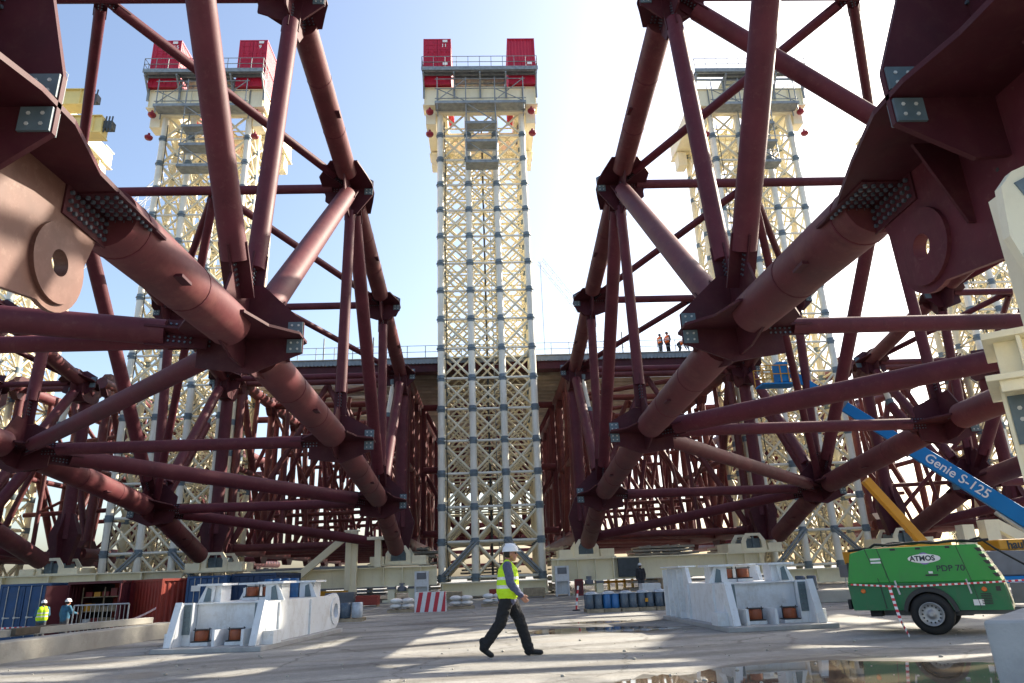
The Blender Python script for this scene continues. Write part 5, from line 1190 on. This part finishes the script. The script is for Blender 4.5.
r = thing('boom_lift', 'yellow boom lift behind the compressor with dark lettering on its counterweight', 'boom lift', (17, 27, 0))
q = MB(); q.bar((13.3, 26.8, 1.52), (17.2, 26.8, 1.80), 0.6, 0.45); b1 = q.build('counterweight_arm', 'yellow', r, bev=0.03)
q = MB(); q.box((13.1, 26.4, 0.85), (14.0, 27.2, 1.3)); q.build('basket', 'greyp', r, bev=0.03)
q = MB(); q.bar((18.4, 30.2, 2.0), (16.4, 30.2, 4.75), 0.3, 0.36); q.build('boom', 'yellow', r, bev=0.03)
q = MB(); q.box((18.9, 26.4, 1.6), (22.2, 27.6, 1.98)); cw = q.build('counterweight', 'yellow', r, bev=0.04)
text('haulotte', 'lettering', 'darktxt', cw, (19.9, 26.388, 1.78), (1, 0, 0.02), (0, 0, 1), 0.42, 0.004, 0.012)
q = MB(); q.prism([(16.4, 0.7), (16.5, 1.2), (17.1, 1.62), (21.9, 1.52), (22.1, 0.7)], (0, 27.0, 0), (1, 0, 0), (0, 0, 1), (0, 1, 0), 1.5); q.build('engine_hood', 'greyp', r, bev=0.06)
q = MB(); q.box((16.0, 26.2, 0.45), (22.3, 27.8, 0.69)); q.build('chassis', 'genieblue', r, bev=0.03)
for x in (17.0, 21.3):
    for y in (26.0, 27.7):
        q = MB(); q.lathe((x, y+0.2, 0.5), (0, -1, 0), [(0, 0.3), (0.02, 0.46), (0.1, 0.5), (0.3, 0.5), (0.38, 0.45), (0.4, 0.28)], 24); q.build('tyre', 'black', r)

# distant lattice cranes
def lattice_crane(label, base, tip, mast, wd):
    r = thing('lattice_crane', label, 'crane', (mast[0], mast[1], 0), 'distant white lattice cranes')
    def lat(q, a, b, w_, n):
        a = V(a); b = V(b); d = (b-a).normalized(); u = V((1, 0, 0)) if abs(d.x) < 0.9 else V((0, 0, 1)); u = (u-d*u.dot(d)).normalized(); v_ = d.cross(u)
        cs = [u*w_+v_*w_, u*w_-v_*w_, -u*w_-v_*w_, -u*w_+v_*w_]
        for c in cs: q.tube(a+c, b+c, w_*0.09, 5)
        for k in range(n):
            p0 = a.lerp(b, k/n); p1 = a.lerp(b, (k+1)/n)
            for i in range(4): q.tube(p0+cs[i], p1+cs[(i+1) % 4], w_*0.055, 4)
    q = MB(); lat(q, base, tip, wd, 24); q.build('jib', 'cranewhite', r)
    q = MB(); lat(q, (mast[0], mast[1], 0), base, wd, 14); q.build('mast', 'cranewhite', r)
    q = MB(); q.tube(tip, V(tip)-V((0, 0, 30)), 0.08, 5); q.build('hoist_rope', 'scaffd', r)
lattice_crane('pale lattice crane jib rising behind the left tower', (-104, 150, 60), (-62.5, 150, 110), (-104, 150), 1.3)
lattice_crane('faint lattice crane jib right of the middle tower', (52, 190, 40), (17.5, 190, 90), (52, 190), 0.9)

# ------------------------------------------------------------------ people
def body_mesh(prims, voxel, zones, smooth=6, name='person', parent=None, loc=(0, 0, 0), scale=1.0, rz=0.0, mats=None, label=None, group=None):
    q = MB()
    for t in prims: q.capsule(t[0], t[1], t[2], t[3], 14)
    me = bpy.data.meshes.new('tmp'); me.from_pydata([tuple(p) for p in q.v], [], q.f)
    ob = bpy.data.objects.new('tmp', me); COL.objects.link(ob)
    rm = ob.modifiers.new('r', 'REMESH'); rm.mode = 'VOXEL'; rm.voxel_size = voxel
    s_ = ob.modifiers.new('s', 'SMOOTH'); s_.iterations = smooth; s_.factor = 0.5
    dg = bpy.context.evaluated_depsgraph_get(); dg.update()
    m2 = bpy.data.meshes.new_from_object(ob.evaluated_get(dg)); bpy.data.objects.remove(ob)
    zn = list(dict.fromkeys(zones)) if mats is None else mats
    m2.materials.clear()
    for z in zn: m2.materials.append(M[z])
    P = [(V(t[0]), V(t[1]), t[2], t[3], zn.index(t[4])) for t in prims]
    for f in m2.polygons:
        c = f.center; best = 1e9
        for a, b, ra, rb, zi in P:
            ab = b-a; tt = max(0, min(1, (c-a).dot(ab)/max(1e-9, ab.dot(ab)))); dd = (c-a-ab*tt).length-(ra+(rb-ra)*tt)
            if dd < best: best = dd; f.material_index = zi
        f.use_smooth = True
    if voxel < 0.01:
        from mathutils import noise
        cloth = {i for i, z in enumerate(zn) if z in ('jacket', 'trouser', 'hivis', 'reflect')}
        nv = {}
        for f in m2.polygons:
            if f.material_index in cloth:
                for i in f.vertices: nv[i] = True
        nrm_ = [v.normal.copy() for v in m2.vertices]
        for i in nv:
            c = m2.vertices[i].co
            a_ = noise.noise(V((c.x*9, c.y*9, c.z*17)))*0.011+noise.noise(V((c.x*22+5, c.y*22, c.z*34)))*0.006
            m2.vertices[i].co = c+nrm_[i]*a_
    m2.name = name
    o = bpy.data.objects.new(name, m2); COL.objects.link(o)
    if parent: o.parent = parent
    else: o.location = loc; o.scale = (scale,)*3; o.rotation_euler = (0, 0, rz)
    ORG[o.name] = V((0, 0, 0))
    return o
def person(label, loc, rz, pose, top, legs_, vest=None, scale=1.0, voxel=0.013, helmet='helmet', group=None, cat='person'):
    J = dict(hipF=(0, .09, .93), kneeF=(.03, .10, .50), ankF=(0, .10, .09), toeF=(.17, .11, .04), hipN=(0, -.09, .93), kneeN=(.03, -.10, .50), ankN=(0, -.10, .09), toeN=(.17, -.11, .04),
             shF=(0, .19, 1.44), elF=(-.02, .25, 1.15), wrF=(.06, .25, .91), shN=(0, -.19, 1.44), elN=(-.02, -.25, 1.15), wrN=(.06, -.25, .91), chest=(0, 0, 1.30), belly=(0.01, 0, 1.08), pelvis=(0, 0, .95), neck=(0.01, 0, 1.49), head=(.045, 0, 1.645))
    J.update(pose); J = {k: V(v_) for k, v_ in J.items()}
    pr = []
    A_ = lambda a, b, ra, rb, z: pr.append((V(a), V(b), ra, rb, z))
    for s in 'FN':
        y = 1 if s == 'F' else -1
        A_(J['hip'+s], J['knee'+s], .126, .098, legs_); A_(J['knee'+s], J['ank'+s], .098, .086, legs_)
        A_(J['ank'+s]+V((0, 0, .06)), J['ank'+s]+V((0, 0, -.02)), .082, .078, legs_)
        A_(J['ank'+s]+V((-.035, 0, -.03)), J['toe'+s], .05, .042, 'boot'); A_(J['ank'+s]+V((-.03, 0, -.045)), J['toe'+s]+V((-.02, 0, -.005)), .042, .036, 'boot')
        A_(J['sh'+s], J['el'+s], .084, .072, top); A_(J['el'+s], J['wr'+s], .072, .052, top)
        A_(J['chest']+V((0, y*.09, .08)), J['sh'+s]+V((0, -y*.02, 0)), .095, .07, top)
        A_(J['chest']+V((0, y*.07, 0)), J['belly']+V((0, y*.06, 0)), .15, .158, top); A_(J['belly']+V((0, y*.06, 0)), J['pelvis']+V((0, y*.06, -.02)), .158, .150, top)
        A_(J['pelvis']+V((0, y*.06, -.05)), J['hip'+s], .122, .118, legs_)
        # hand: palm, four fingers, thumb
        wv = J['wr'+s]; fd = (wv-J['el'+s]).normalized(); fw = V((0, 1, 0)).cross(fd).normalized(); sidew = fd.cross(fw).normalized()
        if fw.x < 0: fw = -fw
        pc = wv+fd*.055
        A_(wv, wv+fd*.03, .030, .030, 'skin')
        A_(wv+fd*.03+fw*.018, wv+fd*.085+fw*.022, .024, .02, 'skin'); A_(wv+fd*.03-fw*.018, wv+fd*.085-fw*.022, .024, .02, 'skin')
        for k, ln in enumerate((.068, .078, .073, .056)):
            o = (0.033-.022*k); p0 = wv+fd*.09+fw*o; p1 = p0+fd*ln*.5+V((0, -y*.008, 0)); p2 = p1+fd*ln*.42+V((0, -y*.025, 0))+fw*.006
            A_(p0, p1, .0105, .0095, 'skin'); A_(p1, p2, .0095, .0085, 'skin')
        t0 = wv+fd*.035+fw*.03; t1 = t0+fd*.035+fw*.028; A_(t0, t1, .014, .0115, 'skin'); A_(t1, t1+fd*.03+fw*.004, .0115, .010, 'skin')
    A_(J['neck']-V((0, 0, .03)), J['neck']+V((0.015, 0, .06)), .062, .056, 'skin'); A_(J['neck']-V((0.01, 0, .05)), J['neck']+V((0, 0, .0)), .085, .07, top)
    h = J['head']
    A_(h+V((-.015, 0, .02)), h+V((.0, 0, .035)), .098, .094, 'skin'); A_(h+V((.02, 0, -.03)), h+V((.045, 0, -.085)), .068, .042, 'skin'); A_(h+V((.05, 0, -.02)), h+V((.055, 0, -.05)), .05, .045, 'skin')
    A_(h+V((.092, 0, .012)), h+V((.116, 0, -.02)), .012, .016, 'skin'); A_(h+V((.088, -.018, -.052)), h+V((.088, .018, -.052)), .012, .012, 'skin')
    for y in (-1, 1): A_(h+V((-.01, y*.088, -.005)), h+V((-.015, y*.09, -.03)), .017, .012, 'skin')
    o = body_mesh(pr, voxel, None, 4, 'person', None, loc, scale, rz, [top, legs_, 'boot', 'skin'])
    tag(o, label, cat, group)
    q = MB(); q.sphere(h+V((-.022, 0, .02)), .104, 16, 10, (1.02, .98, .98)); hr = q
    # hair: keep only back/lower ring
    keep = [(f, sm_) for f, sm_ in zip(q.f, q.sm) if sum((q.v[i]-h).x for i in f)/len(f) < -.01 and sum((q.v[i]-h).z for i in f)/len(f) < .07 and sum((q.v[i]-h).z for i in f)/len(f) > -.065]
    q.f = [k[0] for k in keep]; q.sm = [k[1] for k in keep]; q.mi = [0]*len(keep); q.build('hair', 'hair', o, wo=False)
    q = MB(); hc = h+V((-.005, 0, .045)); vs = []; n = 24; m_ = 7
    for j in range(m_+1):
        ph = (PI/2)*j/m_
        for i in range(n):
            th = 2*PI*i/n; vs.append(hc+V((.142*math.cos(ph)*math.cos(th), .118*math.cos(ph)*math.sin(th), .138*math.sin(ph)**0.9)))
    q.add(vs, [(j*n+i, j*n+(i+1) % n, (j+1)*n+(i+1) % n, (j+1)*n+i) for j in range(m_) for i in range(n)], True)
    q.prism([((.150+.03*max(0, math.cos(t))**2)*math.cos(t), .126*math.sin(t)) for t in [2*PI*k/28 for k in range(28)]], hc, (1, 0, 0.0), (0, 1, 0), (0, 0, 1), .012)
    q.bar(hc+V((-.09, 0, .105)), hc+V((.09, 0, .10)), .03, .06); q.build('hard_hat', helmet, o, wo=False)
    for y in (-1, 1):
        q = MB(); q.sphere(h+V((.082, y*.034, .012)), .026, 10, 6, (.5, 1.0, .75)); q.tube(h+V((.08, y*.06, .016)), h+V((-.01, y*.096, .016)), .005, 6); q.build('sunglasses', 'glasses', o, wo=False)
    if vest:
        vp = []
        for y in (-1, 1):
            vp += [(J['chest']+V((0, y*.08, .11)), J['chest']+V((0, y*.13, .13)), .128, .095, vest), (J['chest']+V((0, y*.07, .02)), J['belly']+V((0, y*.06, 0)), .178, .192, vest), (J['belly']+V((0, y*.06, 0)), J['belly']+V((0, y*.06, -.07)), .192, .188, vest)]
        for y in (-1, 1): vp.append((J['chest']+V((-.01, y*.06, .16)), J['chest']+V((-.01, y*.09, .19)), .07, .06, vest))
        ve = body_mesh(vp, voxel, None, 6, 'safety_vest', o, mats=[vest, 'reflect'])
        b0 = J['belly'].z
        for f in ve.data.polygons:
            z = f.center.z
            f.material_index = 1 if (abs(z-(b0+.02)) < .026 or abs(z-(b0+.155)) < .026) else 0
    return o
walk = dict(hipF=(.02, .09, .93), kneeF=(.20, .09, .53), ankF=(.33, .09, .10), toeF=(.53, .10, .045), hipN=(-.01, -.09, .93), kneeN=(-.14, -.09, .54), ankN=(-.42, -.09, .19), toeN=(-.30, -.09, .05),
            shN=(.0, -.19, 1.44), elN=(.05, -.26, 1.15), wrN=(.21, -.25, .97), shF=(.02, .19, 1.44), elF=(-.10, .25, 1.16), wrF=(-.12, .24, .90), head=(.075, 0, 1.64), chest=(.01, 0, 1.30), belly=(0.0, 0, 1.09))
person('man in a white hard hat and yellow vest striding across the apron', (0.33, 13.4, 0), 0.0, walk, 'jacket', 'trouser', 'hivis', 1.055, 0.0078)
person('worker in a yellow vest standing with folded arms before the open container', (-20.7, 35.4, -0.75), 2.2, dict(wrN=(.22, -.05, 1.12), wrF=(.22, .05, 1.15)), 'jacketb', 'trouserb', 'hivis', 1.0, 0.018)
person('worker in a plain blue jacket reaching into the open container', (-19.6, 35.3, -0.75), 1.2, dict(elN=(.15, -.22, 1.2), wrN=(.40, -.18, 1.15), head=(.07, 0, 1.63)), 'jacketb', 'trouserb', None, 1.02, 0.018)
person('man in a dark jacket standing behind the drum pallets', (9.3, 45.0, 0.0), 1.57, {}, 'jacketk', 'trouserb', None, 1.0, 0.02)
person('worker in an orange vest standing at the roof edge, left of the pair', (14.75, 55.1, 18.44), 0.6, {}, 'jacketk', 'trouserb', 'hivisor', 0.95, 0.022, 'hair', 'roof workers in orange vests')
person('worker in an orange vest standing at the roof edge, right of the pair', (15.45, 55.2, 18.44), -2.6, dict(elN=(.1, -.28, 1.2)), 'jacketk', 'trouser', 'hivisor', 1.05, 0.022, 'hair', 'roof workers in orange vests')
bend = dict(chest=(.42, 0, .92), belly=(.2, 0, .90), pelvis=(0, 0, .80), hipF=(0, .09, .78), hipN=(0, -.09, .78), kneeF=(.14, .1, .44), kneeN=(.14, -.1, .44), shF=(.5, .19, .95), shN=(.5, -.19, .95), elF=(.6, .2, .66), elN=(.6, -.2, .66), wrF=(.68, .18, .42), wrN=(.68, -.18, .42), neck=(.6, 0, .95), head=(.74, 0, .95))
person('worker in an orange vest bending over at the roof edge', (16.3, 55.15, 18.44), 0.0, bend, 'jacketk', 'trouserb', 'hivisor', 1.0, 0.022, 'hair', 'roof workers in orange vests')

# ------------------------------------------------------------------ distant bare trees at the horizon
def tree(label, x, y, hgt, seed):
    r = thing('bare_tree', label, 'tree', (x, y, -0.5), 'trees on the horizon'); rn = random.Random(seed)
    q = MB(); q.tube((x, y, -0.7), (x+.2, y, hgt*0.5), hgt*0.022, 7, hgt*0.012); tips = []
    def limb(p, d_, L, rad, dep):
        e = p+d_*L; q.tube(p, e, rad, 5, rad*0.6)
        if dep == 0: tips.append(e); return
        for _ in range(3): limb(p+d_*L*rn.uniform(.6, 1), (d_+V((rn.uniform(-.8, .8), rn.uniform(-.8, .8), rn.uniform(-.1, .5)))).normalized(), L*0.62, rad*0.55, dep-1)
    for k in range(5): limb(V((x+.1, y, hgt*(0.25+0.06*k))), V((rn.uniform(-1, 1), rn.uniform(-1, 1), rn.uniform(.5, 1))).normalized(), hgt*0.24, hgt*0.009, 3)
    q.build('trunk', 'bark', r)
    c = MB()
    for t in tips:
        for _ in range(6):
            p = t+V((rn.gauss(0, .5), rn.gauss(0, .5), rn.gauss(0, .5))); u = V((rn.gauss(0, 1), rn.gauss(0, 1), rn.gauss(0, 1))).normalized()*0.16; v_ = u.orthogonal().normalized()*0.12
            c.add([p-u, p+v_, p+u, p-v_], [(0, 1, 2, 3)])
    c.build('crown', 'leaf', r)
for i, (x, y, hgt, l) in enumerate(((96, 160, 12, 'tall bare tree far off at the right, left of the white column'), (108, 165, 9, 'short bare tree far off at the right edge'), (86, 170, 8, 'small bare tree far off behind the compressor'), (-112, 150, 8, 'small bare tree on the far left horizon'), (-98, 170, 7, 'low bare tree on the left horizon near the girder'))):
    tree(l, x, y, hgt, i)
